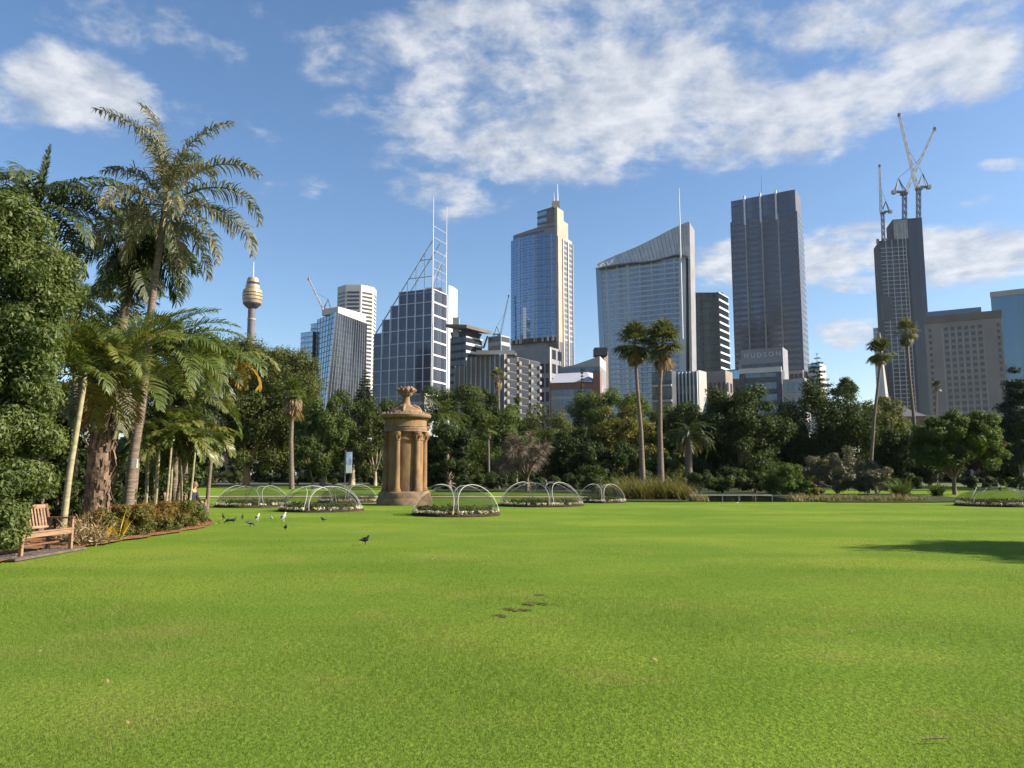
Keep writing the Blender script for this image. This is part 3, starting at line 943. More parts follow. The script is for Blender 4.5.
for j in range(nf):
    b = MB()
    for (u0, u1) in cols:
        k = 2
        for i in range(k):
            fc.cell(b, u0 + (u1 - u0) * i / k + 0.002, u0 + (u1 - u0) * (i + 1) / k - 0.002, (j + 0.30) / nf, (j + 0.88) / nf, -0.2, 0.12)
    fc.cell(b, 0.02, 0.92, (j + 0.275) / nf, (j + 0.295) / nf, -0.2, 0.08)
    b.build('window_glazing', 'glass_pale', rt)
b = MB()
for j in range(nf):
    fc.cell(b, 0.0, 0.95, (j - 0.02) / nf, (j + 0.26) / nf, -0.2, 0.16)
b.build('spandrel_screen', 'pale_frame', rt)
b = MB()
fc.cell(b, -0.05, 0.015, 0.0, 1.0, 0.0, 0.5)
b.build('edge_fin', 'glass_pale', rt)
# curved sail of glass on top
n = 16
top_px = [(597, 264), (606, 259.5), (616, 255), (627, 250.5), (638, 246), (649, 240.5), (660, 235), (671, 229), (680, 225), (688, 221.5)]
bot_px = [(597, 268), (608, 265.5), (620, 263.5), (632, 262), (643, 261.5), (654, 260), (665, 257), (676, 254), (683, 254.5), (689, 257)]
lo, hi = [], []
for i, ((a, b1), (c_, d_)) in enumerate(zip(top_px, bot_px)):
    yy = Y + 27 - 30 * i / 9
    hi.append(at(a, b1, yy + 9))
    lo.append(at(c_, d_, yy - 3))
b = MB(); ms = MB()
for i in range(9):
    th_ = Vector((0.5, 3.0, 0.3))
    ps = [lo[i], lo[i + 1], lo[i + 1] + th_, lo[i] + th_, hi[i], hi[i + 1], hi[i + 1] + th_, hi[i] + th_]
    b.hexa(ps)
    for k in range(3):
        u = k / 3
        q0, q1 = lo[i].lerp(lo[i + 1], u), hi[i].lerp(hi[i + 1], u)
        ms.bar(q0 + Vector((0, -0.3, 0)), q1 + Vector((0, -0.3, 0)), 0.35)
b.build('sail_roof', 'screen_grey', rt)
ms.build('sail_rib', 'concrete', rt)
b = MB()
for i in range(9):
    b.bar(lo[i] + Vector((0, 1.2, -0.5)), lo[i + 1] + Vector((0, 1.2, -0.3)), 2.4, 0.5)
b.build('sail_soffit', 'granite_grey', rt)
b = MB(); q = up(at(688.5, 330, Y - 2), 0); q1 = at(688.8, 222, Y - 2)
b.loft([q + Vector((-1.2, 0, 0)), q + Vector((1.2, 0, 0)), q + Vector((9, 20, 0)), q + Vector((6, 20, 0))], [up(q1, q1.z) + Vector((-0.8, 0, 0)), q1 + Vector((0.6, 0, 0)), q1 + Vector((9, 20, 0)), q1 + Vector((6, 20, 0))]); b.build('side_fin', 'granite_grey', rt)
p = at(678, 222, Y + 2)
b = MB(); b.tube([(p.x, Y - 4, zat(678, 340, Y)), (p.x, Y - 4, zat(678, 226, Y)), (p.x, Y - 4, zat(678, 190, Y))], [0.55, 0.55, 0.3], 8); b.build('mast', 'white_frame', rt)

# dark green glass block with banded right side
rt, cs, zt, f1, f2 = simple('green_glass_block', 'dark green glass office block with pale banded right side between two tall towers', (688, 719.5, 729), 330, 640, 34, 292, 'concrete_dark', 'glass_green', 24, 10, 3, wf=(0.03, 0.97), hf=(0.08, 0.96))
f2.ledges(rt, 24, 1.6, 0.6, 'white_frame')
b = MB(); q = cs[0].lerp(cs[1], 0.45) + Vector((4, 8, 0)); b.box(q.x - 12, q.x + 16, q.y - 4, q.y + 6, zt, zt + 2.6); b.build('roof_plant', 'concrete_dark', rt)

# dark stone tower with three white roof fins
Y = 700
rt = bld('dark_stone_tower', 'tall dark stone and glass tower with glazed top storeys and three white fins', None)
L, C, Rr, Bk = corners(733, 801, 806.5, 300, Y, 32)
zt = zat(796, 211, Y); ztt = zat(794, 189, Y)
body(rt, [L, C, Rr, Bk], 0, zt, 'gov_stone')
f1, f2 = wall_face(L, C, 0, zt), wall_face(C, Rr, 0, zt)
cols = [(0.015, 0.22), (0.245, 0.465), (0.49, 0.71), (0.735, 0.975)]
nf = 44
for j in range(nf):
    b = MB()
    for (u0, u1) in cols:
        for i in range(4):
            f1.cell(b, u0 + (u1 - u0) * i / 4 + 0.002, u0 + (u1 - u0) * (i + 1) / 4 - 0.002, (j + 0.46) / nf, (j + 0.95) / nf, -0.2, 0.12)
    f1.cell(b, 0.015, 0.975, (j + 0.435) / nf, (j + 0.455) / nf, -0.2, 0.08)
    b.build('window_glazing', 'glass_grey', rt)
f2.floors(rt, nf, 3, 'glass_pale', wf=(0.05, 0.95), hf=(0.45, 0.95))
b = MB()
for u in (0.0, 0.2325, 0.4775, 0.7225):
    f1.cell(b, max(0, u - 0.008), u + 0.008, 0, 1, -0.2, 0.9)
b.build('pilaster_screen', 'concrete', rt)
cen = (L + C + Rr + Bk) / 4
sh = lambda p, k: p + (cen - p) * k
Lt, Ct, Rt, Bt = (sh(p, 0.035) for p in (L, C, Rr, Bk))
body(rt, [Lt, Ct, Rt, Bt], zt + 0.05, ztt, 'gov_stone', 'top_storeys')
ft = wall_face(Lt, Ct, zt, ztt)
ft.floors(rt, 3, 12, 'glass_grey', wf=(0.04, 0.96), hf=(0.1, 0.95))
for u in (0.22, 0.47, 0.71):
    b = MB(); ft.cell(b, u - 0.012, u + 0.012, -0.25, 1.12, -0.5, 1.8); b.build('roof_fin', 'white_frame', rt)
p = at(762, 195, Y + 20)
b = MB(); b.tube([(p.x, Y + 20, ztt - 2), (p.x, Y + 20, zat(762, 176, Y + 20))], [0.5, 0.3], 6); b.build('aerial', 'steel', rt)

# front office with sign lettering
Y = 380
rt = bld('sign_office', 'grey office block carrying large raised capital lettering along its top', None)
L, C, Rr, Bk = corners(741, 783, 788, 360, Y, 30)
zt = zat(783, 347, Y)
body(rt, [L, C, Rr, Bk], 0, zt, 'granite_grey')
f1 = wall_face(L, C, 0, zt)
zb_ = zat(783, 372, Y)
body(rt, [L + (L - C) * 0.06, L, L + Rr - C, Bk + (L - C) * 0.06], 0, zat(741, 360, L.y), 'granite_grey', 'side_wing')
fb_ = wall_face(L, C, zb_, zat(783, 361, Y))
fb_.floors(rt, 2, 7, 'glass_dark', wf=(0.05, 0.95), hf=(0.2, 0.8))
cu = bpy.data.curves.new('lettering', 'FONT')
cu.body = 'HUDSON'
wd = (C - L).length
cu.size = 3.4
cu.space_character = 1.45
cu.extrude = 0.15
cu.align_x = 'CENTER'
cu.materials.append(M['sign_letter'])
to = bpy.data.objects.new('lettering', cu)
COL.objects.link(to)
bpy.context.view_layer.update()
lm = bpy.data.meshes.new_from_object(to.evaluated_get(bpy.context.evaluated_depsgraph_get()))
bpy.data.objects.remove(to)
to = link('lettering', lm, None, rt)
pm = f1.P(0.52, 1.0, 0.2)
to.location = (pm.x, pm.y, zat(770, 355.5, Y))
to.rotation_euler = (R(90), 0, math.atan2((C - L).y, (C - L).x))
# dark block in front of it
rt, cs, zt, f1, f2 = simple('dark_glass_office', 'dark blue grey office with banded middle and plain dark corner bays', (740, 782, 785), 385, 330, 28, 369, 'steel_dark', 'glass_grey', 9, 8, wf=(0.0, 1.0), hf=(0.4, 0.95))
b = MB(); f1.cell(b, -0.005, 0.13, 0, 1.0, -0.1, 0.6); f1.cell(b, 0.88, 1.0, 0, 1.0, -0.1, 0.6); b.build('corner_bay', 'steel_dark', rt)
b = MB(); f1.cell(b, -0.01, 1.005, 0.975, 1.02, -0.1, 1.0); b.build('roof_parapet', 'concrete_white', rt)

rt, cs, zt, f1, f2 = simple('white_fin_block', 'low block with white vertical fins and sunlit white right end', (672, 698, 706), 385, 330, 38, 371, 'concrete_brown', 'glass_window', 5, 7, wf=(0.1, 0.9), hf=(0.35, 0.95))
f1.fins(rt, 7, 0.5, 0.7, 'white_frame', 'fin_screen')
body(rt, [p + Vector((0.3, -0.2, 0)) for p in (cs[1], cs[2], cs[2] + Vector((-2, 1, 0)), cs[1] + Vector((-1, 1, 0)))], 0, zt + 0.4, 'concrete', 'end_wall')
rt, cs, zt, f1, f2 = simple('dark_balcony_block', 'low dark block of pale banded balconies behind the tall palm pair', (652, 672, 676), 390, 325, 30, 370, 'steel_dark', 'glass_window', 7, 4, wf=(0.05, 0.95), hf=(0.35, 0.9))
f1.ledges(rt, 7, 0.9, 0.9, 'concrete')
rt, cs, zt, f1, f2 = simple('tan_stone_block', 'tan stone office with small square windows and stepped right wing', (700, 726, 733), 390, 345, 34, 377, 'hotel_stone', 'glass_window', 5, 6, 2, wf=(0.25, 0.75), hf=(0.3, 0.75))
b = MB(); q0, q1 = cs[0].lerp(cs[1], 0.25), cs[1]; b.loft([up(q0, zt), up(q1, zt), up(cs[2], zt), up(cs[3], zt)], [up(q0, zt + 3), up(q1, zt + 3), up(cs[2], zt + 3), up(cs[3], zt + 3)]); b.build('attic_storey', 'hotel_stone', rt)
rt, cs, zt, f1, f2 = simple('brown_low_block', 'small brown low block between tan stone office and dark glass office', (722, 741, 745), 392, 360, 30, 379, 'concrete_brown', 'glass_window', 5, 3, wf=(0.2, 0.8))
rt, cs, zt, f1, f2 = simple('teal_roof_block', 'small teal glass block above the brown low block', (727, 741, 745), 374, 420, 30, 369, 'steel_dark', 'glass_teal', 8, 4, wf=(0.03, 0.97))
rt, cs, zt, f1, f2 = simple('pale_window_block', 'pale low office with rows of square windows under the dark stone tower', (783, 805, 810), 390, 320, 36, 378, 'concrete', 'glass_grey', 5, 4, 3, wf=(0.12, 0.88), hf=(0.3, 0.8))
rt, cs, zt, f1, f2 = simple('cream_podium', 'cream podium strip at the foot of the dark stone tower', (785, 803, 808), 375, 420, 34, 370, 'concrete_tan', 'glass_window', 8, 4, wf=(0.1, 0.9), hf=(0.4, 0.75))
rt, cs, zt, f1, f2 = simple('white_small_block', 'small white block half hidden by the thin skyline pine', (808, 820, 826), 372, 420, 34, 363, 'concrete_white', 'glass_teal', 9, 3, wf=(0.1, 0.9))

# tower under construction
Y = 800
rt = bld('construction_tower', 'dark concrete tower under construction with open white framed floors and stepped top', None)
L, C, Rr, Bk = corners(884.5, 929, 930, 330, Y, 14)
zA, zB = zat(886, 238, Y), zat(908, 217.5, Y)
mid = L.lerp(C, 0.33)
dep = Rr - C
dep = dep.normalized() * 30
body(rt, [L, mid, mid + dep, L + dep], 0, zA, 'concrete_dark')
body(rt, [mid, C, C + dep, mid + dep], 0, zB, 'concrete_dark', 'core_block')
f1 = wall_face(L, C, 0, zA)
f1.floors(rt, 56, 20, 'glass_dark', wf=(0.08, 0.92), hf=(0.15, 0.95), cols=list(range(0, 11)))
f2 = wall_face(mid, C, 0, zB)
f2.floors(rt, 20, 6, 'glass_dark', wf=(0.005, 0.995), hf=(0.01, 0.99), cols=[3, 4, 5], name='dark_cladding')
fg = wall_face(L, C, 0, zB)
b = MB()
for j in range(18, 55):
    v = j / 56 * zA / zB
    fg.cell(b, 0.01 if j > 30 else 0.14, 0.60, v, v + 0.0032, -0.2, 0.8)
for j in range(4, 18):
    v = j / 56 * zA / zB
    fg.cell(b, 0.28, 0.62, v, v + 0.0032, -0.2, 0.8)
b.build('slab_edge_screen', 'concrete', rt)
b = MB()
for u in (0.14, 0.28, 0.42, 0.53, 0.60):
    fg.cell(b, u - 0.005, u + 0.005, 0.06, zA / zB * (1 if u < 0.33 else 1.07), -0.2, 0.9)
b.build('white_column_screen', 'white_frame', rt)
b = MB(); fh = wall_face(mid, C, zB - 22, zB); fh.cell(b, 0.02, 0.5, 0, 0.95, -0.1, 0.5); b.build('formwork_screen', 'concrete', rt)
for u in (0.0, 0.12, 0.22):
    q = L.lerp(C, u) + dep * 0.3
    b = MB(); b.box(q.x - 0.5, q.x + 2.0, q.y, q.y + 2, zA, zA + 5); b.build('column_stub', 'concrete', rt)
b = MB(); fg.cell(b, -0.03, 0.22, 0.60, 0.69, -0.1, 1.5); b.build('climbing_screen', 'steel_dark', rt)
crane('white luffing crane with jib leaning left above the unfinished tower', at(918.5, 219, Y + 10), at(918.5, 190, Y + 10), 0, at(899, 115, Y + 10), 1.25)
crane('white luffing crane with jib leaning right above the unfinished tower', at(904.5, 219, Y + 4), at(904.5, 195, Y + 4), 0, at(934.5, 129, Y + 4), 1.25)
# near vertical crane at left edge
crane('dark crane with upright jib on the lower left step of the unfinished tower', at(883.5, 240, Y + 6), at(882.5, 214, Y + 6), 0, at(879.5, 166, Y + 6), 0.95)

# hotel with punched windows
Y = 450
rt = bld('hotel_block', 'broad grey brown hotel slab with rows of square punched windows', None)
L, C, Rr, Bk = corners(928, 1006, 1011, 380, Y, 31)
zt = zat(1000, 310, Y)
body(rt, [L, C, Rr, Bk], 0, zt, 'hotel_stone')
f1 = wall_face(L, C, 0, zt)
nrow = 26
win = MB()
# one pane mesh shared by every window
du, dv = 0.041, 0.54 / nrow
def win_mesh(u, v, w_, h_):
    b = MB(); f1.cell(b, u, u + w_, v, v + h_, -0.2, 0.10); return b
count = 0
side = MB()
for j in range(nrow - 2):
    v = (j + 0.42) / nrow
    for i in range(6):
        u = 0.255 + i * 0.088
        if j >= 8:
            win_mesh(u, v, 0.056, dv).build('window', 'glass_window', rt)
        else:
            f1.cell(side, u, u + 0.052, v, v + dv, -0.2, 0.10)
    for u in (0.05, 0.935):
        f1.cell(side, u, u + 0.035, v, v + dv, -0.2, 0.10)
o = side.build('side_window', 'glass_window', rt)
o['kind'] = 'stuff'
b = MB()
for i in range(7):
    u = 0.232 + i * 0.088
    f1.cell(b, u - 0.005, u + 0.008, 0, 0.92, -0.1, 0.06)
b.build('pilaster_screen', 'concrete', rt)
b = MB(); f1.cell(b, -0.01, 1.01, 0.955, 1.0, -0.1, 0.5); b.build('parapet', 'concrete_brown', rt)
b = MB(); q0, q1 = L.lerp(C, 0.05) + Vector((2, 5, 0)), L.lerp(C, 0.78) + Vector((2, 5, 0))
b.loft([up(q0, zt), up(q1, zt), up(q1, zt) + Vector((5, 9, 0)), up(q0, zt) + Vector((5, 9, 0))], [up(q0, zt + 4.0), up(q1, zt + 4.0), up(q1, zt + 4.0) + Vector((5, 9, 0)), up(q0, zt + 4.0) + Vector((5, 9, 0))]); b.build('glazed_penthouse', 'glass_grey', rt)
# blue glass tower at right edge
rt, cs, zt, f1, f2 = simple('blue_edge_tower', 'flat blue glass tower cut by the right edge of the view', (993, 1075, 1080), 330, 560, 34, 286, 'steel_dark', 'glass_right', 30, 12, wf=(0.01, 0.99), hf=(0.02, 0.99))
b = MB(); f1.cell(b, -0.005, 1.0, 0.985, 1.015, -0.1, 0.8); b.build('roof_parapet', 'concrete', rt)

# church with spire
Y = 260
rt = bld('stone_church', 'sandstone church with slim pale spire and grey pitched roof', None)
L, C, Rr, Bk = corners(883, 925, 932, 412, Y, 20)
zt = zat(910, 416, Y)
body(rt, [L, C, Rr, Bk], 0, zt, 'sandstone_pale')
f1 = wall_face(L, C, 0, zt)
f1.floors(rt, 1, 7, 'glass_window', wf=(0.35, 0.65), hf=(0.35, 0.85), name='window')
b = MB()
zr_ = zat(886, 401.5, Y + 6)
b.loft([up(L, zt) + Vector((-0.6, -0.6, 0)), up(C, zt) + Vector((0.6, -0.6, 0)), up(Rr, zt), up(Bk, zt)], [up(L.lerp(Bk, 0.5), zr_), up(L.lerp(C, 0.12) + (Rr - C) * 0.5, zr_), up(L.lerp(C, 0.12) + (Rr - C) * 0.55, zr_), up(L.lerp(Bk, 0.55), zr_)])
b.build('roof', 'roof_slate', rt)
b = MB(); b.loft([up(C, 0) + Vector((1.0, -1, 0)), up(C, 0) + Vector((4.0, -1, 0)), up(C, 0) + Vector((4.0, 3, 0)), up(C, 0) + Vector((1, 3, 0))], [up(C, zt * 0.96) + Vector((1, -1, 0)), up(C, zt * 0.96) + Vector((4, -1, 0)), up(C, zt * 0.96) + Vector((4, 3, 0)), up(C, zt * 0.96) + Vector((1, 3, 0))]); b.build('porch', 'sandstone_pale', rt)
p = at(883.5, 400, Y + 3)
b = MB(); b.lathe([(1.9, 0), (1.9, p.z), (2.3, p.z + 0.3), (2.3, p.z + 0.9), (1.75, p.z + 1.0)], 8, (p.x, p.y, 0)); b.build('tower', 'sandstone', rt)
b = MB(); b.lathe([(1.7, p.z + 1.0), (1.0, zat(883, 370, Y)), (0.15, zat(882.5, 331, Y))], 8, (p.x, p.y, 0)); b.build('spire', 'concrete_white', rt)
rt, cs, zt, f1, f2 = simple('pale_slab_behind', 'narrow pale slab rising behind the church spire', (874, 884, 888), 345, 900, 40, 327, 'concrete_white', 'glass_pale', 30, 3, wf=(0.1, 0.9))
# ------------------------------------------------------------------ foliage materials (linear base colours)
leaf('leaf_olive', (0.056, 0.074, 0.020), (0.116, 0.126, 0.038), (0.088, 0.088, 0.028), trans=0.38)
leaf('leaf_mid', (0.050, 0.082, 0.020), (0.105, 0.140, 0.036), (0.064, 0.080, 0.026), trans=0.38)
leaf('leaf_dark', (0.036, 0.058, 0.016), (0.084, 0.106, 0.030), (0.058, 0.070, 0.022), trans=0.38)
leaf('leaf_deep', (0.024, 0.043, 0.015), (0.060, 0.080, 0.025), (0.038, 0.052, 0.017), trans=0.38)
leaf('leaf_bright', (0.050, 0.095, 0.018), (0.105, 0.150, 0.035), (0.060, 0.090, 0.020), trans=0.35)
leaf('leaf_yellow', (0.105, 0.110, 0.022), (0.170, 0.150, 0.040), (0.075, 0.085, 0.020), trans=0.35)
leaf('leaf_gloss', (0.062, 0.092, 0.026), (0.150, 0.178, 0.062), (0.075, 0.105, 0.030), trans=0.35, rough=0.5, spec=0.2)
leaf('leaf_grey', (0.085, 0.090, 0.055), (0.165, 0.150, 0.095), (0.10, 0.085, 0.055), trans=0.2)
leaf('leaf_redbrown', (0.095, 0.055, 0.035), (0.160, 0.095, 0.055), (0.06, 0.06, 0.03), trans=0.25)
leaf('leaf_pine', (0.014, 0.028, 0.016), (0.035, 0.050, 0.026), trans=0.15)
leaf('hedge_red', (0.150, 0.082, 0.026), (0.220, 0.130, 0.040), (0.095, 0.105, 0.025), trans=0.3, nscale=1.3)
leaf('hedge_green', (0.060, 0.090, 0.020), (0.130, 0.150, 0.040), (0.10, 0.075, 0.03), trans=0.3, nscale=1.3)
leaf('flax', (0.085, 0.095, 0.025), (0.190, 0.165, 0.060), (0.130, 0.095, 0.040), trans=0.3)
leaf('dry_reed', (0.190, 0.150, 0.085), (0.330, 0.260, 0.150), (0.120, 0.110, 0.050), trans=0.25)
leaf('frond_green', (0.050, 0.082, 0.016), (0.120, 0.150, 0.034), (0.105, 0.110, 0.028), trans=0.32, rough=0.45, spec=0.3)
leaf('frond_dark', (0.028, 0.046, 0.014), (0.075, 0.092, 0.028), trans=0.28, rough=0.45, spec=0.3)
leaf('frond_grey', (0.115, 0.115, 0.058), (0.250, 0.225, 0.135), (0.080, 0.100, 0.036), trans=0.25, rough=0.45)
leaf('fan_green', (0.060, 0.078, 0.030), (0.150, 0.155, 0.075), (0.085, 0.095, 0.035), trans=0.25, rough=0.45)
leaf('frond_lime', (0.110, 0.130, 0.022), (0.210, 0.200, 0.055), (0.090, 0.120, 0.022), trans=0.38, rough=0.4, spec=0.45)
leaf('frond_gold', (0.300, 0.190, 0.030), (0.420, 0.260, 0.050), (0.22, 0.12, 0.03), trans=0.35)
leaf('frond_dead', (0.210, 0.140, 0.075), (0.330, 0.230, 0.130), (0.14, 0.09, 0.05), trans=0.2)
leaf('strap_yellow', (0.52, 0.33, 0.02), (0.62, 0.42, 0.04), (0.45, 0.19, 0.03), trans=0.35)
leaf('petal', (0.55, 0.55, 0.48), (0.70, 0.66, 0.50), (0.55, 0.48, 0.18), trans=0.2, nscale=2.0)
leaf('bedding_green', (0.055, 0.085, 0.022), (0.130, 0.150, 0.050), trans=0.3, nscale=2.0)
leaf('dry_leaf', (0.22, 0.15, 0.09), (0.36, 0.24, 0.14), trans=0.2)
leaf('grass_blade', (0.104, 0.160, 0.028), (0.172, 0.232, 0.042), (0.205, 0.200, 0.066), trans=0.42, rough=0.55, nscale=0.45, spec=0.15)


def unit(a):
    return a / np.maximum(np.linalg.norm(a, axis=-1, keepdims=True), 1e-9)


def leaf_quads(P, N, size, aspect=0.45, droop=0.0):
    """diamond leaves at P facing N"""
    n = len(P)
    T = unit(rng.normal(size=(n, 3)) + np.array([0, 0, -droop]))
    T = unit(T - N * np.sum(T * N, -1, keepdims=True))
    S = np.cross(N, T)
    L = (size * rng.uniform(0.6, 1.35, n))[:, None]
    W = L * aspect
    fold = N * (L * 0.12)
    return np.stack([P - T * L * 0.5, P + S * W * 0.5 + fold, P + T * L * 0.5, P - S * W * 0.5 + fold], 1)


def cloud(centres, radii, count, size, aspect=0.45, flat=0.8, shell=0.55, droop=0.0, upb=0.35):
    """leaves spread through rounded clumps, denser towards each clump's skin"""
    centres, radii = np.asarray(centres, float), np.asarray(radii, float)
    pr = radii ** 2
    k = rng.choice(len(centres), count, p=pr / pr.sum())
    d = unit(rng.normal(size=(count, 3)))
    r = radii[k] * (shell + (1 - shell) * rng.random(count)) * rng.uniform(0.75, 1.12, count)
    off = d * r[:, None]
    off[:, 2] *= flat
    N = unit(d + np.array([0, 0, upb]) + rng.normal(size=(count, 3)) * 0.55)
    return leaf_quads(centres[k] + off, N, size, aspect, droop)


def crown_clumps(cx, cy, cz, rx, ry, rz, n, rfrac=0.30, low=-0.9, jag=0.18):
    out, rad = [], []
    while len(out) < n:
        d = unit(rng.normal(size=3))
        if d[2] < low:
            continue
        s = (0.3 + 0.7 * rng.random() ** 0.45) * (1 - rfrac * 0.50) * (1 + rng.normal() * jag * 0.5)
        out.append((cx + d[0] * rx * s, cy + d[1] * ry * s, cz + d[2] * rz * s))
        rad.append(rfrac * min(rx, rz) * rng.uniform(0.65, 1.3))
    return np.array(out), np.array(rad)


def limbs(b, base, top_z, rad, targets, lean=(0, 0), n=6):
    """tapered trunk with curved limbs that reach into the crown"""
    base = Vector(base)
    fork = Vector((base.x + lean[0], base.y + lean[1], top_z))
    mid = base.lerp(fork, 0.5) + Vector((random.uniform(-.1, .1), random.uniform(-.1, .1), 0)) * rad * 3
    b.tube([base, base + (mid - base) * 0.15, mid, fork], [rad * 1.5, rad * 1.05, rad * 0.88, rad * 0.72], 9)
    for t_ in targets:
        t_ = Vector(t_)
        st = base.lerp(fork, random.uniform(0.72, 1.0))
        m_ = st.lerp(t_, 0.5) + Vector((0, 0, (t_ - st).length * 0.10))
        b.tube([st, m_, t_], [rad * 0.42, rad * 0.20, rad * 0.05], n)


def tree(name, label, cat, px, Y, top, hw, base_py, lm, bm='bark', leaves=7000, size=0.42, clumps=34, trunk_px=None, trunk_r=0.3, rfrac=0.30,
         flat=0.8, depth=0.8, nl=7, group=None, low=-0.9, droop=0.0, aspect=0.5, shell=0.5, jag=0.18):
    p = at(px, (top + base_py) / 2, Y)
    zt, zb = at(px, top, Y).z, max(0.15, at(px, base_py, Y).z)
    tx = at(trunk_px if trunk_px else px, 480, Y).x
    rt = thing(name, label, cat, (tx, Y, 0), 0, group)
    rx = hw / F * Y * 1.08
    leaves = int(leaves * 1.35)
    cx, rz = p.x - tx, (zt - zb) / 2
    C, rr = crown_clumps(cx, 0, zb + rz, rx, rx * depth, rz, clumps, rfrac, low, jag)
    V = cloud(C, rr, int(leaves * 1.35), size * 0.85, aspect, flat, shell, droop)
    # stretch the crown to its full outline
    m = V.mean(1)
    fx = rx / max(np.percentile(np.abs(m[:, 0] - cx), 99), 0.1)
    fz = rz / max(np.percentile(np.abs(m[:, 2] - zb - rz), 99), 0.1)
    sh_ = np.stack([(m[:, 0] - cx) * (fx - 1), m[:, 1] * 0, (m[:, 2] - zb - rz) * (fz - 1)], -1)
    V = V + sh_[:, None, :]
    C = C + np.stack([(C[:, 0] - cx) * (fx - 1), C[:, 1] * 0, (C[:, 2] - zb - rz) * (fz - 1)], -1)
    V = V[V[:, :, 2].min(1) > 0.03]
    polys('crown', V, lm, rt)
    b = MB()
    sel = random.sample(range(len(C)), min(nl, len(C)))
    limbs(b, (0, 0, -0.05), max(0.5, zb * 0.9 + rz * 0.12), trunk_r, [C[i] for i in sel])
    b.build('trunk', bm, rt, True)
    return rt


def conifer(label, px, Y, top, hw, base_py, tiers=16, leaves=5000, size=0.4, sparse=0.0, cat='pine tree', name='pine_tree', lm='leaf_pine', power=1.0, lean=0.0):
    p = at(px, 470, Y)
    zt, zb = at(px, top, Y).z, at(px, base_py, Y).z
    rt = thing(name, label, cat, (p.x, Y, 0))
    rx = hw / F * Y
    b = MB()
    b.tube([(0, 0, -0.05), (lean * 0.5, 0, zt * 0.6), (lean, 0, zt * 0.99)], [zt * 0.016, zt * 0.01, 0.03], 8)
    cs, rs = [], []
    for i in range(tiers):
        f_ = i / (tiers - 1)
        z = zb + (zt - zb) * f_
        rr = rx * (1 - f_) ** power * random.uniform(0.85, 1.1) + 0.12
        nb = 6 if i % 2 else 7
        for k in range(nb):
            if random.random() < sparse:
                continue
            a = 2 * math.pi * (k + random.random() * 0.6) / nb
            tip = Vector((lean * f_ + math.cos(a) * rr, math.sin(a) * rr, z - 0.08 * rr + random.uniform(-.1, .1)))
            b.tube([(lean * f_, 0, z), tip], [0.05 + rr * 0.015, 0.02], 4)
            for q in (0.35, 0.62, 0.88):
                cs.append(Vector((lean * f_, 0, z)).lerp(tip, q))
                rs.append(max(0.16, rr * 0.33 * (1.15 - q * 0.3)))
    V = cloud(np.array(cs), np.array(rs), leaves, size, 0.3, 0.55, 0.2, upb=0.6)
    polys('crown', V, lm, rt)
    b.build('trunk', 'bark', rt, True)
    return rt


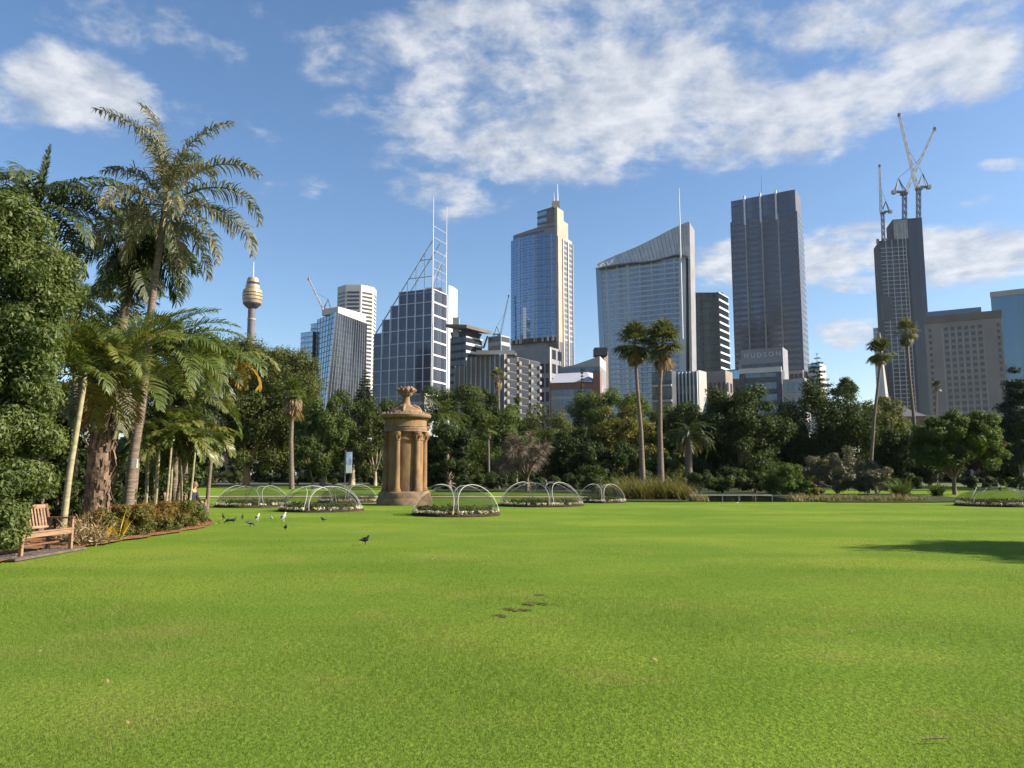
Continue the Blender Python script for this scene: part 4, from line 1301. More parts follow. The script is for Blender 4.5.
# ------------------------------------------------------------------ palms
def frond_arrays(L, elev0, droop, az, nleaf=46, ll=0.55, lw=0.035, vang=0.35, hang=0.35, ragged=0.1, petiole=0.16, sweep=0.55, curve=1.35, plume=0.0):
    """one feather frond from the origin: leaflet quads and rachis quads"""
    m = 26
    s = np.linspace(0, 1, m)
    ang = elev0 - droop * s ** curve
    dh, dz_ = np.cos(ang), np.sin(ang)
    h = np.concatenate([[0], np.cumsum((dh[1:] + dh[:-1]) / 2)]) * L / (m - 1)
    z = np.concatenate([[0], np.cumsum((dz_[1:] + dz_[:-1]) / 2)]) * L / (m - 1)
    ca, sa = math.cos(az), math.sin(az)
    bow = rng.normal() * 0.10 * L
    side = bow * s ** 2
    P = np.stack([h * ca - side * sa, h * sa + side * ca, z], -1)
    T = unit(np.gradient(P, axis=0))
    S0 = np.array([-sa, ca, 0.0])
    roll = rng.normal() * 0.35
    Nn = unit(np.cross(T, S0))
    Nn = np.where(Nn[:, 2:3] < 0, -Nn, Nn) if abs(elev0) < 1.2 else Nn
    Sd = np.cos(roll) * S0 + np.sin(roll) * Nn
    t_ = np.repeat(np.linspace(petiole, 1.0, nleaf), 2)
    t_ = np.clip(t_ + rng.normal(size=len(t_)) * 0.006, 0, 1)
    sg = np.tile([1.0, -1.0], nleaf)
    keep = rng.random(len(t_)) > ragged
    t_, sg = t_[keep], sg[keep]
    f = t_ * (m - 1)
    i0 = np.clip(f.astype(int), 0, m - 2)
    fr = (f - i0)[:, None]
    lerp = lambda A: A[i0] * (1 - fr) + A[i0 + 1] * fr
    p, tt, ss, nn = lerp(P), unit(lerp(T)), unit(lerp(Sd)), unit(lerp(Nn))
    sw = (sweep + 0.6 * t_ ** 3)[:, None]
    va = (vang + plume * rng.normal(size=len(t_)))[:, None]
    d = unit(ss * sg[:, None] * np.cos(va) + nn * np.sin(va) + tt * sw + rng.normal(size=p.shape) * 0.10)
    ln = (ll * np.sin(np.pi * (0.22 + 0.74 * t_)) ** 0.55 * rng.uniform(0.75, 1.1, len(t_)))[:, None]
    d2 = unit(d + np.array([0, 0, -1.0]) * (hang * rng.uniform(0.6, 1.5, (len(t_), 1))))
    d3 = unit(d2 + np.array([0, 0, -1.0]) * hang)
    w_ = lw * rng.uniform(0.8, 1.2, (len(t_), 1))
    wd = unit(tt - d * np.sum(tt * d, -1, keepdims=True))
    a0, a1, a2, a3 = p, p + d * ln * 0.4, p + d * ln * 0.4 + d2 * ln * 0.35, p + d * ln * 0.4 + d2 * ln * 0.35 + d3 * ln * 0.25
    q1 = np.stack([a0 - wd * w_ * .35, a0 + wd * w_ * .35, a1 + wd * w_ * .5, a1 - wd * w_ * .5], 1)
    q2 = np.stack([a1 - wd * w_ * .5, a1 + wd * w_ * .5, a2 + wd * w_ * .38, a2 - wd * w_ * .38], 1)
    q3 = np.stack([a2 - wd * w_ * .38, a2 + wd * w_ * .38, a3 + wd * w_ * .05, a3 - wd * w_ * .05], 1)
    rw = (0.030 * (L / 2.5) * (1 - 0.85 * s))[:, None]
    A, B, C = P + Sd * rw, P - Sd * rw, P + Nn * rw
    rq = [np.stack([X[:-1], Y_[:-1], Y_[1:], X[1:]], 1) for X, Y_ in ((A, B), (B, C), (C, A))]
    return np.concatenate([q1, q2, q3]), np.concatenate(rq)


def fan_arrays(az, elev, lp, r, nb=20, spread=2.0, droop=0.5, lw=0.06):
    """one fan leaf: stalk and a half disc of pleated blades with hanging tips"""
    ca, sa, ce, se = math.cos(az), math.sin(az), math.cos(elev), math.sin(elev)
    d0 = np.array([ca * ce, sa * ce, se])
    S = np.array([-sa, ca, 0.0])
    U = np.cross(d0, S); U = U if U[2] >= 0 else -U
    c = d0 * lp - np.array([0, 0, 0.08 * lp])
    th = np.linspace(-spread, spread, nb) + rng.normal(size=nb) * 0.03
    dirs = d0 * np.cos(th)[:, None] + S * np.sin(th)[:, None] + U * 0.10
    dirs = unit(dirs + rng.normal(size=dirs.shape) * 0.05)
    rr = (r * (0.75 + 0.25 * np.cos(th * 0.6)) * rng.uniform(0.88, 1.08, nb))[:, None]
    wd = np.cross(dirs, U); wd = unit(wd)
    w_ = lw * np.ones((nb, 1))
    g = np.array([0, 0, -1.0])
    a1 = c + dirs * rr * 0.55
    d2 = unit(dirs + g * droop)
    a2 = a1 + d2 * rr * 0.3
    a3 = a2 + unit(d2 + g * droop) * rr * 0.2
    c0 = np.repeat(c[None], nb, 0)
    q = [np.stack([c0 - wd * .008, c0 + wd * .008, a1 + wd * w_ * .5, a1 - wd * w_ * .5], 1),
         np.stack([a1 - wd * w_ * .5, a1 + wd * w_ * .5, a2 + wd * w_ * .3, a2 - wd * w_ * .3], 1),
         np.stack([a2 - wd * w_ * .3, a2 + wd * w_ * .3, a3 + wd * w_ * .04, a3 - wd * w_ * .04], 1)]
    pw = 0.02
    o = np.zeros(3)
    st = np.stack([np.stack([o - S * pw, o + S * pw, c + S * pw, c - S * pw]), np.stack([o - U * pw, o + U * pw, c + U * pw, c - U * pw])])
    return np.concatenate(q + [st])


def feather_palm(label, path, radii, fronds, lm, group=None, bark='palm_bark', name='palm_tree', shaft=None, extra=None, **kw):
    """path: world points of the trunk, base first; fronds: list of (azimuth deg, elevation deg, droop deg, length[, leaf material])"""
    base = Vector(path[0])
    rt = thing(name, label, 'palm tree', base, 0, group)
    pts = [Vector(p) - base for p in path]
    # smooth path
    sm, sr = [], []
    for i in range(len(pts) - 1):
        p0, p1, p2, p3 = pts[max(i - 1, 0)], pts[i], pts[i + 1], pts[min(i + 2, len(pts) - 1)]
        for k in range(5):
            u = k / 5
            sm.append(0.5 * ((2 * p1) + (p2 - p0) * u + (2 * p0 - 5 * p1 + 4 * p2 - p3) * u * u + (3 * p1 - p0 - 3 * p2 + p3) * u ** 3))
            sr.append(radii[i] * (1 - u) + radii[i + 1] * u)
    sm.append(pts[-1]); sr.append(radii[-1])
    b = MB(); b.tube(sm, sr, 12); b.build('trunk', bark, rt, True)
    top = np.array(pts[-1])
    if shaft:
        b = MB(); t_ = Vector(top); b.tube([t_, t_ + Vector((0, 0, shaft * 0.5)), t_ + Vector((0.02, 0, shaft))], [radii[-1] * 1.25, radii[-1] * 1.05, radii[-1] * 0.55], 10); b.build('crownshaft', 'cane', rt, True)
        top = top + np.array([0, 0, shaft * 0.85])
    for fdef in fronds:
        az, el, dr, L = fdef[:4]
        k2 = dict(kw)
        m_ = fdef[4] if len(fdef) > 4 and fdef[4] else lm
        if len(fdef) > 5:
            k2.update(fdef[5])
        lf, rq = frond_arrays(L, R(el), R(dr), R(az), **k2)
        o = polys('frond', np.concatenate([lf, rq]) + top, m_, rt)
        if m_ == 'frond_gold':
            o['label'] = 'golden yellow dying frond'
    return rt


def washingtonia(label, path, radii, n=40, r=0.75, lp=0.8, skirt=26, group=None, lm='frond_dark', sm='frond_dead', lw=0.09, skirt_len=1.2):
    base = Vector(path[0])
    rt = thing('fan_palm', label, 'palm tree', base, 0, group)
    pts = [Vector(p) - base for p in path]
    b = MB(); b.tube(pts, radii, 10); b.build('trunk', 'palm_bark', rt, True)
    top = np.array(pts[-1])
    V = []
    for i in range(n):
        el = R(random.uniform(-52, 85)) if i > 6 else R(random.uniform(50, 88))
        V.append(fan_arrays(random.uniform(0, 6.283), el, lp * random.uniform(0.75, 1.15), r * random.uniform(0.8, 1.15), 16, 1.9, random.uniform(0.35, 0.8), lw) + top)
    polys('crown', np.concatenate(V), lm, rt)
    if skirt:
        V = []
        for i in range(skirt):
            V.append(fan_arrays(random.uniform(0, 6.283), R(random.uniform(-85, -50)), lp * random.uniform(0.3, 0.7), skirt_len * random.uniform(0.5, 0.8), 12, 0.9, 0.9, lw) + top + np.array([0, 0, -random.uniform(0, skirt_len * 0.7)]))
        polys('dead_skirt', np.concatenate(V), sm, rt)
    return rt


# ------------------------------------------------------------------ far and middle trees of the park
tree('fig_tree', 'huge olive brown fig with orange trunk left of the brown skirted palm', 'tree', 258, 105, 347, 62, 466, 'leaf_olive', 'bark_orange', 66000, 0.40, 240, trunk_px=246, trunk_r=0.5, rfrac=0.21, nl=6, depth=0.9, shell=0.2)
tree('fig_tree', 'broad olive tree behind the feather palms left of the huge fig', 'tree', 205, 112, 372, 34, 474, 'leaf_olive', 'bark', 9000, 0.45, 40, trunk_r=0.5)
tree('park_tree', 'mid green bushy tree right of the brown skirted palm', 'tree', 322, 96, 402, 25, 472, 'leaf_mid', 'bark', 7500, 0.40, 36, trunk_r=0.3)
tree('park_tree', 'small deep green tree standing before the bushy tree near the banner', 'tree', 313, 88, 438, 17, 482, 'leaf_dark', 'bark', 3500, 0.34, 20, trunk_r=0.2)
tree('park_tree', 'olive dark spreading tree directly behind the white banner', 'tree', 352, 115, 394, 32, 468, 'leaf_dark', 'bark_pale', 9000, 0.42, 44, trunk_r=0.45, rfrac=0.26)
tree('park_tree', 'grey olive open tree between banner and monument', 'tree', 375, 108, 418, 24, 474, 'leaf_olive', 'bark_pale', 4200, 0.38, 26, trunk_r=0.3, rfrac=0.24)
tree('park_tree', 'dark tree half hidden behind the sandstone monument', 'tree', 394, 125, 395, 26, 474, 'leaf_dark', 'bark', 7000, 0.42, 30, trunk_r=0.4)
conifer('dark conical pine rising in front of the faceted glass tower', 363, 230, 365, 15, 418, 20, 9000, 0.7)
tree('park_tree', 'tall dark drooping tree immediately right of the monument', 'tree', 452, 96, 388, 38, 484, 'leaf_dark', 'bark', 14000, 0.40, 60, trunk_r=0.5, rfrac=0.24, droop=0.8, aspect=0.32)
tree('park_tree', 'low deep green tree at right foot of the monument', 'tree', 446, 84, 426, 24, 488, 'leaf_deep', 'bark', 6000, 0.36, 30, trunk_r=0.25, nl=5)
tree('park_tree', 'narrow dark tree in front of the brown ribbed wing', 'tree', 487, 118, 391, 13, 470, 'leaf_deep', 'bark', 4200, 0.42, 22, trunk_r=0.3, rfrac=0.4)
tree('park_tree', 'bright green rounded treetop below the balcony stacks', 'tree', 516, 135, 399, 16, 470, 'leaf_bright', 'bark', 4200, 0.45, 20, trunk_r=0.3)
tree('park_tree', 'brownish olive treetop left of the narrow skyline pine', 'tree', 545, 130, 405, 30, 474, 'leaf_olive', 'bark_pale', 7000, 0.42, 36, trunk_r=0.3)
tree('park_tree', 'dark green tree behind the bare twiggy tree', 'tree', 505, 108, 412, 32, 484, 'leaf_mid', 'bark', 8500, 0.42, 40, trunk_r=0.35, rfrac=0.26)
tree('park_tree', 'deep green column tree right of the bare twiggy tree', 'tree', 576, 98, 424, 22, 486, 'leaf_deep', 'bark', 7000, 0.38, 32, trunk_r=0.3, rfrac=0.32)
tree('park_tree', 'brown tinged tree filling the gap behind the bare twiggy tree', 'tree', 550, 102, 430, 26, 486, 'leaf_olive', 'bark', 5500, 0.38, 30, trunk_r=0.3)
conifer('slim dark pine with bare topped mast of branches before the pale roofed office', 583, 150, 370, 20, 446, 26, 12000, 0.45, power=1.5)
tree('park_tree', 'wide olive green canopy stretching behind the yellow green tree', 'tree', 612, 140, 385, 38, 450, 'leaf_mid', 'bark', 10500, 0.46, 50, trunk_r=0.5, rfrac=0.25)
tree('park_tree', 'sunlit yellow green bushy tree between the slim pine and palm pair', 'tree', 622, 100, 408, 33, 476, 'leaf_yellow', 'bark', 10500, 0.38, 48, trunk_r=0.35, rfrac=0.26)
tree('park_tree', 'dark low tree at foot of the yellow green tree', 'tree', 606, 88, 444, 34, 492, 'leaf_deep', 'bark', 7500, 0.36, 36, trunk_r=0.25)
tree('park_tree', 'grey green tree behind the palm pair trunks', 'tree', 664, 112, 408, 26, 474, 'leaf_olive', 'bark_pale', 6000, 0.42, 32, trunk_r=0.3)
tree('park_tree', 'dull dark tree behind the drooping date palm', 'tree', 690, 106, 404, 30, 486, 'leaf_dark', 'bark', 8000, 0.42, 40, trunk_r=0.35)
tree('park_tree', 'brown olive shrubby tree below the date palm', 'tree', 668, 84, 452, 22, 490, 'leaf_olive', 'bark', 4200, 0.34, 26, trunk_r=0.2)
tree('fig_tree', 'massive near black green fig in the centre right', 'tree', 738, 92, 392, 46, 488, 'leaf_deep', 'bark', 20000, 0.40, 76, trunk_r=0.9, rfrac=0.23, nl=10)
tree('park_tree', 'dark shoulder tree left of the massive near black fig', 'tree', 708, 100, 402, 26, 480, 'leaf_deep', 'bark', 7500, 0.40, 34, trunk_r=0.4)
tree('park_tree', 'gap filling dark tree right of the massive near black fig', 'tree', 784, 104, 424, 26, 486, 'leaf_deep', 'bark', 6500, 0.40, 32, trunk_r=0.4)
tree('fig_tree', 'big deep green tree with upright lobes behind the grey shrub', 'tree', 826, 98, 386, 46, 488, 'leaf_deep', 'bark', 19000, 0.40, 70, trunk_r=0.8, rfrac=0.24, nl=10, flat=1.3)
tree('park_tree', 'olive yellow tree right of the big lobed tree below the church roof', 'tree', 880, 104, 402, 32, 484, 'leaf_olive', 'bark', 9500, 0.42, 44, trunk_r=0.4, rfrac=0.25)
tree('park_tree', 'dark tree between leaning palm trunks and the round crowned tree', 'tree', 905, 92, 430, 26, 488, 'leaf_deep', 'bark', 7000, 0.38, 32, trunk_r=0.35)
conifer('thin open skyline pine with tufted tip above the big lobed tree', 822, 185, 354, 19, 402, 12, 3600, 0.6, sparse=0.2, power=0.75)
tree('park_tree', 'small round crowned skyline tree right of the thin pine', 'tree', 847, 175, 379, 13, 402, 'leaf_deep', 'bark', 4000, 0.5, 22, trunk_r=0.2, rfrac=0.45, flat=0.6)
tree('round_crown_tree', 'round domed dark green tree with bare trunk beside the right hand bed', 'tree', 957, 62, 414, 38, 479, 'leaf_mid', 'bark', 26000, 0.25, 150, trunk_px=954, trunk_r=0.17, rfrac=0.20, nl=12, low=-0.55)
tree('park_tree', 'brownish red leaved tree behind the round domed tree', 'tree', 984, 92, 421, 28, 484, 'leaf_redbrown', 'bark', 8000, 0.36, 40, trunk_r=0.35)
tree('pine_tree', 'tall dark layered pine cut by the right edge of the view', 'pine tree', 1022, 78, 372, 18, 478, 'leaf_pine', 'bark', 10000, 0.30, 44, trunk_r=0.28, rfrac=0.5, flat=0.45)
tree('park_tree', 'black green mass of tree under the edge pine', 'tree', 1022, 84, 446, 26, 492, 'leaf_deep', 'bark', 7000, 0.38, 32, trunk_r=0.35)
tree('park_tree', 'olive tree beyond the frame edge behind the dark pine', 'tree', 1052, 92, 420, 40, 488, 'leaf_dark', 'bark', 8000, 0.42, 40, trunk_r=0.4)
tree('park_tree', 'low dark tree seen under the round domed crown', 'tree', 930, 100, 452, 26, 488, 'leaf_dark', 'bark', 5000, 0.38, 26, trunk_r=0.3)

# the far-off wood behind the park trees reads as one dark mass
rows = []
for i in range(150):
    x = -120 + i * 1.75 + random.uniform(-1, 1)
    Y = random.uniform(158, 185)
    k_ = 1 if x > -78 or x < -110 else 0.8
    h = (random.uniform(7, 11.5) if x < 110 else 13) * k_
    for z in np.arange(1.0, h, 2.4):
        rows.append((x + random.uniform(-1.5, 1.5), Y + random.uniform(-2, 2), z, random.uniform(1.6, 2.6)))
rows = np.array(rows)
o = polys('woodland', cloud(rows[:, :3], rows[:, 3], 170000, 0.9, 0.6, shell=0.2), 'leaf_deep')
tag(o, 'dark belt of woodland closing the view behind the park trees', 'woodland', None, 'stuff')

# bare twiggy tree
Y = 72
p = at(527, 480, Y)
rt = thing('bare_tree', 'leafless brown twiggy tree with fine drooping branches behind the hooped beds', 'tree', (p.x, Y, 0))
zt = at(527, 434, Y).z
rx = 37 / F * Y
b = MB()
b.tube([(0, 0, -0.05), (0.05, 0, 0.8), (0, 0, 1.4)], [0.22, 0.16, 0.13], 8)
tips = []
for i in range(26):
    d = unit(np.array([rng.normal(), rng.normal(), abs(rng.normal()) * 0.9 + 0.25]))
    e = Vector((d[0] * rx * 0.85, d[1] * rx * 0.8, 1.4 + d[2] * (zt - 1.5)))
    m_ = Vector((0, 0, 1.3)).lerp(e, 0.5) + Vector((0, 0, 0.35))
    b.tube([(0, 0, 1.2), m_, e], [0.08, 0.05, 0.02], 5)
    tips += [m_.lerp(e, random.random()) for _ in range(60)]
b.build('trunk', 'bark', rt, True)
P0 = np.array([tuple(t_) for t_ in tips])
n = len(P0)
dirs = unit(unit(P0 - np.array([0, 0, 1.2])) + rng.normal(size=(n, 3)) * 0.5 + np.array([0, 0, -0.1]))
tw = []
for rep in range(5):
    d = unit(dirs + rng.normal(size=(n, 3)) * 0.45)
    ln = rng.uniform(0.35, 1.0, (n, 1))
    S = unit(np.cross(d, rng.normal(size=(n, 3)))) * 0.012
    e1 = P0 + d * ln * 0.6
    e2 = e1 + unit(d + np.array([0, 0, -0.7])) * ln * 0.6
    tw += [np.stack([P0 - S, P0 + S, e1 + S, e1 - S], 1), np.stack([e1 - S, e1 + S, e2 + S * .4, e2 - S * .4], 1)]
V = np.concatenate(tw)
polys('crown', V[V[:, :, 2].min(1) > 0.25], 'twig', rt)

# palms of the middle distance
def pth(pts, Y):
    return [at(a, b, Y) if i else Vector((at(a, 480, Y).x, Y, -0.03)) for i, (a, b) in enumerate(pts)]

washingtonia('left palm of the tall pair, shorter thinner trunk before the sail topped tower', pth([(643, 480), (641, 430), (637, 385), (635, 344)], 60), [0.25, 0.16, 0.14, 0.13], 48, 1.05, 0.95, 14, lw=0.13, skirt_len=1.3, lm='fan_green')
washingtonia('right palm of the tall pair, thicker trunk standing nearer the lawn edge', pth([(661, 480), (660, 430), (660, 385), (663, 342)], 58), [0.28, 0.18, 0.15, 0.14], 50, 1.05, 0.95, 16, lw=0.13, skirt_len=1.4, lm='fan_green')
washingtonia('fan palm with shaggy brown dead skirt in front of the huge fig', pth([(292, 482), (291, 440), (292, 420), (293, 392)], 84), [0.30, 0.24, 0.22, 0.22], 40, 0.95, 0.8, 40, sm='frond_dead', lw=0.12, skirt_len=2.2, lm='frond_green')
washingtonia('thin leaning palm with blue green crown left of the church spire', pth([(868, 482), (874, 420), (879, 375), (881, 352)], 66), [0.17, 0.13, 0.11, 0.10], 40, 0.78, 0.75, 8, lw=0.11, skirt_len=0.7, lm='fan_green')
washingtonia('tall pale crowned palm overlapping the unfinished tower', pth([(918, 480), (914, 420), (909, 370), (906, 330)], 95), [0.24, 0.19, 0.17, 0.16], 38, 0.95, 0.85, 26, lm='frond_grey', sm='frond_grey', lw=0.11, skirt_len=1.5)
washingtonia('small distant palm in front of the brown ribbed block', pth([(501, 480), (499, 420), (498, 376)], 150), [0.26, 0.22, 0.2], 30, 1.0, 0.9, 24, lm='frond_grey', sm='frond_dead', lw=0.14, skirt_len=1.8)
washingtonia('thin dark palm on the left part of the hotel front', pth([(937, 482), (936, 430), (936.5, 386)], 150), [0.18, 0.14, 0.13], 20, 0.7, 0.6, 6, lw=0.12, skirt_len=0.6)
washingtonia('slim palm in front of the tall drooping tree right of the monument', pth([(489, 488), (488.5, 450), (488, 428)], 92), [0.16, 0.13, 0.12], 26, 0.8, 0.8, 6, lw=0.12, skirt_len=0.8, lm='frond_green')
# date palm
p = at(689, 480, 82)
fr = [(random.uniform(0, 360), random.uniform(-20, 80), random.uniform(70, 120), random.uniform(2.6, 3.4)) for _ in range(46)]
fr += [(random.uniform(0, 360), random.uniform(-60, -30), 30, 2.4, 'frond_dead') for _ in range(6)]
feather_palm('drooping date palm with dull green rosette between the palm pair and the near black fig', [(p.x, 82, -0.03), (p.x, 82, 3), tuple(at(690, 436, 82))], [0.45, 0.38, 0.4], fr, 'frond_dark', nleaf=30, ll=0.42, lw=0.05, name='date_palm')
p = at(440, 480, 88)
fr = [(random.uniform(0, 360), random.uniform(-10, 85), random.uniform(60, 120), random.uniform(2.8, 3.6)) for _ in range(40)]
feather_palm('grey green feather palm rosette within the tall drooping tree right of the monument', [(p.x + 1, 88, -0.03), (p.x + .7, 88, 4), tuple(at(443, 418, 88))], [0.35, 0.28, 0.28], fr, 'frond_green', nleaf=30, ll=0.5, lw=0.05, name='date_palm')


# ------------------------------------------------------------------ shrubs of the middle distance
def shrub(name, label, px, Y, top, hw, lm, leaves=2500, size=0.2, group=None, clumps=16, rfrac=0.4, cat='shrub', depth=0.8, bm='bark', low=-0.75):
    p = at(px, 485, Y)
    zt = at(px, top, Y).z
    rt = thing(name, label, cat, (p.x, Y, 0), 0, group)
    rx = hw / F * Y
    C, rr = crown_clumps(0, 0, zt * 0.45, rx, rx * depth, zt * 0.55, clumps, rfrac, low)
    V = cloud(C, rr, leaves, size)
    V = V[V[:, :, 2].min(1) > 0.02]
    polys('crown', V, lm, rt)
    b = MB()
    for i in range(5):
        c = C[i]
        b.tube([(0, 0, -0.03), (c[0] * .3, c[1] * .3, c[2] * .5), tuple(c)], [0.07, 0.05, 0.015], 5)
    b.build('stem', bm, rt)
    return rt

shrub('flowering_shrub', 'wide greyish brown shrub with tangled pale branches right of the lime shrubs', 838, 63, 446, 40, 'leaf_grey', 11000, 0.20, clumps=60, rfrac=0.22, bm='bark_pale')
shrub('flowering_shrub', 'right lobe of greyish shrub behind the leaning palm trunk', 876, 60, 464, 17, 'leaf_grey', 4500, 0.18, clumps=26, rfrac=0.3, bm='bark_pale')
shrub('garden_shrub', 'rounded mid green shrub at right end of the pond', 784, 60, 461, 22, 'leaf_mid', 6500, 0.18, clumps=24, rfrac=0.34)
shrub('garden_shrub', 'lower lime green shrub in front of the rounded mid green shrub', 797, 55, 473, 18, 'leaf_bright', 6000, 0.15, clumps=22, rfrac=0.34)
shrub('garden_shrub', 'small yellow green shrub tucked between lime shrub and greyish shrub', 817, 54, 483, 9, 'leaf_yellow', 1800, 0.13, clumps=12)
shrub('garden_shrub', 'grey green low shrub behind left end of the pond', 672, 62, 474, 18, 'leaf_olive', 2800, 0.2, clumps=18)
shrub('garden_shrub', 'dark low shrub behind middle of the pond', 722, 66, 474, 22, 'leaf_dark', 4000, 0.2, clumps=24)
shrub('garden_shrub', 'deep green low shrub behind right part of the pond', 755, 66, 472, 22, 'leaf_deep', 4000, 0.2, clumps=24)
shrub('garden_shrub', 'short dark shrub behind the flax clumps', 640, 66, 470, 26, 'leaf_deep', 4500, 0.2, clumps=26)
shrub('garden_shrub', 'dim green shrub left of the flax clumps behind far hooped bed', 600, 68, 470, 24, 'leaf_dark', 4500, 0.2, clumps=26)
row = [(150, 128, 462, 22), (185, 128, 464, 20), (215, 128, 466, 18), (240, 126, 470, 15), (270, 124, 470, 16), (298, 124, 470, 16), (326, 122, 468, 16), (354, 120, 470, 16), (380, 118, 468, 15), (402, 112, 466, 14),
       (432, 84, 470, 16), (456, 82, 474, 18), (480, 86, 468, 18), (500, 84, 474, 16), (520, 90, 470, 20), (548, 84, 474, 18), (572, 80, 472, 16), (590, 82, 462, 16),
       (655, 84, 468, 16), (700, 78, 466, 18), (740, 76, 468, 20), (772, 78, 466, 18), (806, 74, 470, 18), (845, 80, 468, 20), (880, 78, 470, 20), (912, 84, 472, 16), (975, 82, 476, 16), (1000, 80, 474, 18), (1024, 78, 474, 16)]
for i, (px, Y, top, hw) in enumerate(row):
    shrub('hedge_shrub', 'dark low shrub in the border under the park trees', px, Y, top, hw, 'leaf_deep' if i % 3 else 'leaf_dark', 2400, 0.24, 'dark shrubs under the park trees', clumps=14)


def strap_clump(name, label, x, y, n, h, spread, lm, w_=0.05, group=None, cat='plant', bend=0.8, part='leaf'):
    """a tuft of long arching strap leaves from one point"""
    o = thing(name, label, cat, (x, y, 0), 0, group)
    az = rng.uniform(0, 2 * np.pi, n)
    el = rng.uniform(0.75, 1.5, n)
    L = h * rng.uniform(0.6, 1.15, n)
    rt_ = rng.normal(size=(n, 2)) * spread * 0.35
    p = np.stack([rt_[:, 0], rt_[:, 1], np.full(n, 0.0)], -1)
    segs, k = [], 4
    S = np.stack([-np.sin(az), np.cos(az), np.zeros(n)], -1)
    wp = w_
    for i in range(k):
        e = el - bend * ((i + 0.5) / k) ** 1.6
        d = np.stack([np.cos(az) * np.cos(e), np.sin(az) * np.cos(e), np.sin(e)], -1)
        q = p + d * (L / k)[:, None]
        q[:, 2] = np.maximum(q[:, 2], 0.02)
        wn = w_ * (1 - ((i + 1) / k) ** 2 * 0.95)
        segs.append(np.stack([p - S * wp / 2, p + S * wp / 2, q + S * wn / 2, q - S * wn / 2], 1))
        p, wp = q, wn
    polys(part, np.concatenate(segs), lm, o)
    return o

for i, (px, Y, h) in enumerate(((612, 52, 1.25), (624, 50.5, 1.35), (634, 51.5, 1.5), (645, 50, 1.35), (656, 51, 1.45), (666, 50, 1.35), (677, 50.5, 1.3), (685, 49.5, 1.15), (630, 53, 1.6), (650, 53, 1.6), (672, 53, 1.55))):
    strap_clump('flax_plant', 'tall yellow green strappy flax clump beside the palm pair at lawn edge', at(px, 490, Y).x, Y, 210, h * 1.12, 1.1, 'flax', 0.055, 'flax clumps at the lawn edge')
for i, (px, Y, n, h) in enumerate(((695, 47.5, 60, 0.8), (703, 47, 40, 0.6))):
    strap_clump('reed_clump', 'spiky pale reed tuft at left end of the pond rail', at(px, 490, Y).x, Y, n, h, 0.5, 'dry_reed', 0.04, 'pale reeds by the pond')
for i in range(26):
    px = 792 + i * 5.2 + random.uniform(-2, 2)
    Y = random.uniform(45.5, 48.5)
    strap_clump('reed_clump', 'low straw coloured reed tuft along the lawn edge before the greyish shrub', at(px, 490, Y).x, Y, 70, random.uniform(0.35, 0.62), 0.6, 'dry_reed' if i % 2 else 'flax', 0.035, 'straw reeds along the lawn edge')
strap_clump('cycad', 'dark green spiky cycad left of the round domed tree', at(900, 485, 56).x, 56, 220, 1.75, 0.6, 'leaf_mid', 0.07, cat='cycad', bend=1.2)
strap_clump('cycad', 'smaller dark spiky cycad at trunk of the round domed tree', at(936, 485, 57).x, 57, 160, 1.4, 0.45, 'leaf_dark', 0.07, cat='cycad', bend=1.2)

# tree off to the right whose shadow falls across the lawn
T = thing('park_tree', 'tall lawn tree off to the right casting the long shadow', 'tree', (24.4, 15.2, 0))
C, rr = crown_clumps(0, 0, 6.6, 2.7, 3.4, 3.3, 64, 0.3, -0.8)
polys('crown', cloud(C, rr, 13000, 0.24), 'leaf_mid', T)
b = MB(); limbs(b, (0, 0, -0.05), 4.2, 0.22, [C[i] for i in range(8)]); b.build('trunk', 'bark', T, True)
# ------------------------------------------------------------------ the sandstone monument
Y = 41.5
c0 = at(404.5, 500, Y)
rt = thing('monument', 'round golden sandstone monument with engaged columns and flower shaped finial on the lawn', 'monument', (c0.x, Y, 0))
def lathe_part(prof, name, m, n=48, parent=rt, smooth=True):
    b = MB(); b.lathe(prof, n); return b.build(name, m, parent, smooth)
lathe_part([(1.48, -0.05), (1.48, 0.30), (1.43, 0.36), (1.43, 0.40)], 'base_step', 'sandstone_pale')
lathe_part([(1.40, 0.40), (1.38, 0.62), (1.30, 0.70), (1.24, 0.72)], 'base_step', 'sandstone_pale')
lathe_part([(0.96, 0.70), (0.96, 3.86)], 'drum_wall', 'sandstone')
lathe_part([(0.985, 3.40), (1.0, 3.42), (1.0, 3.50), (0.985, 3.52)], 'drum_band', 'sandstone')
for k in range(6):
    a = R(-90 - 17 + 61 * k)
    cx_, cy_ = 1.02 * math.cos(a), 1.02 * math.sin(a)
    b = MB()
    fl = 20
    prof = [(0.235, 0.72), (0.24, 0.78), (0.20, 0.82), (0.215, 0.86), (0.175, 0.92), (0.165, 2.0), (0.15, 3.36)]
    b.lathe(prof, fl, (cx_, cy_, 0))
    col = b.build('column', 'sandstone', rt, True)
    b = MB()
    b.lathe([(0.155, 3.36), (0.175, 3.40), (0.16, 3.44), (0.19, 3.56), (0.235, 3.70), (0.26, 3.80), (0.23, 3.83), (0.25, 3.86)], 20, (cx_, cy_, 0))
    for q in range(8):
        b.tube([(cx_ + 0.17 * math.cos(q * .785), cy_ + 0.17 * math.sin(q * .785), 3.46), (cx_ + 0.23 * math.cos(q * .785), cy_ + 0.23 * math.sin(q * .785), 3.6), (cx_ + 0.29 * math.cos(q * .785), cy_ + 0.29 * math.sin(q * .785), 3.68)], [0.035, 0.04, 0.015], 5)
    b.build('capital', 'sandstone', col, True)
lathe_part([(1.14, 3.86), (1.14, 3.98), (1.16, 3.99), (1.16, 4.12), (1.19, 4.14), (1.17, 4.17)], 'architrave', 'sandstone_pale')
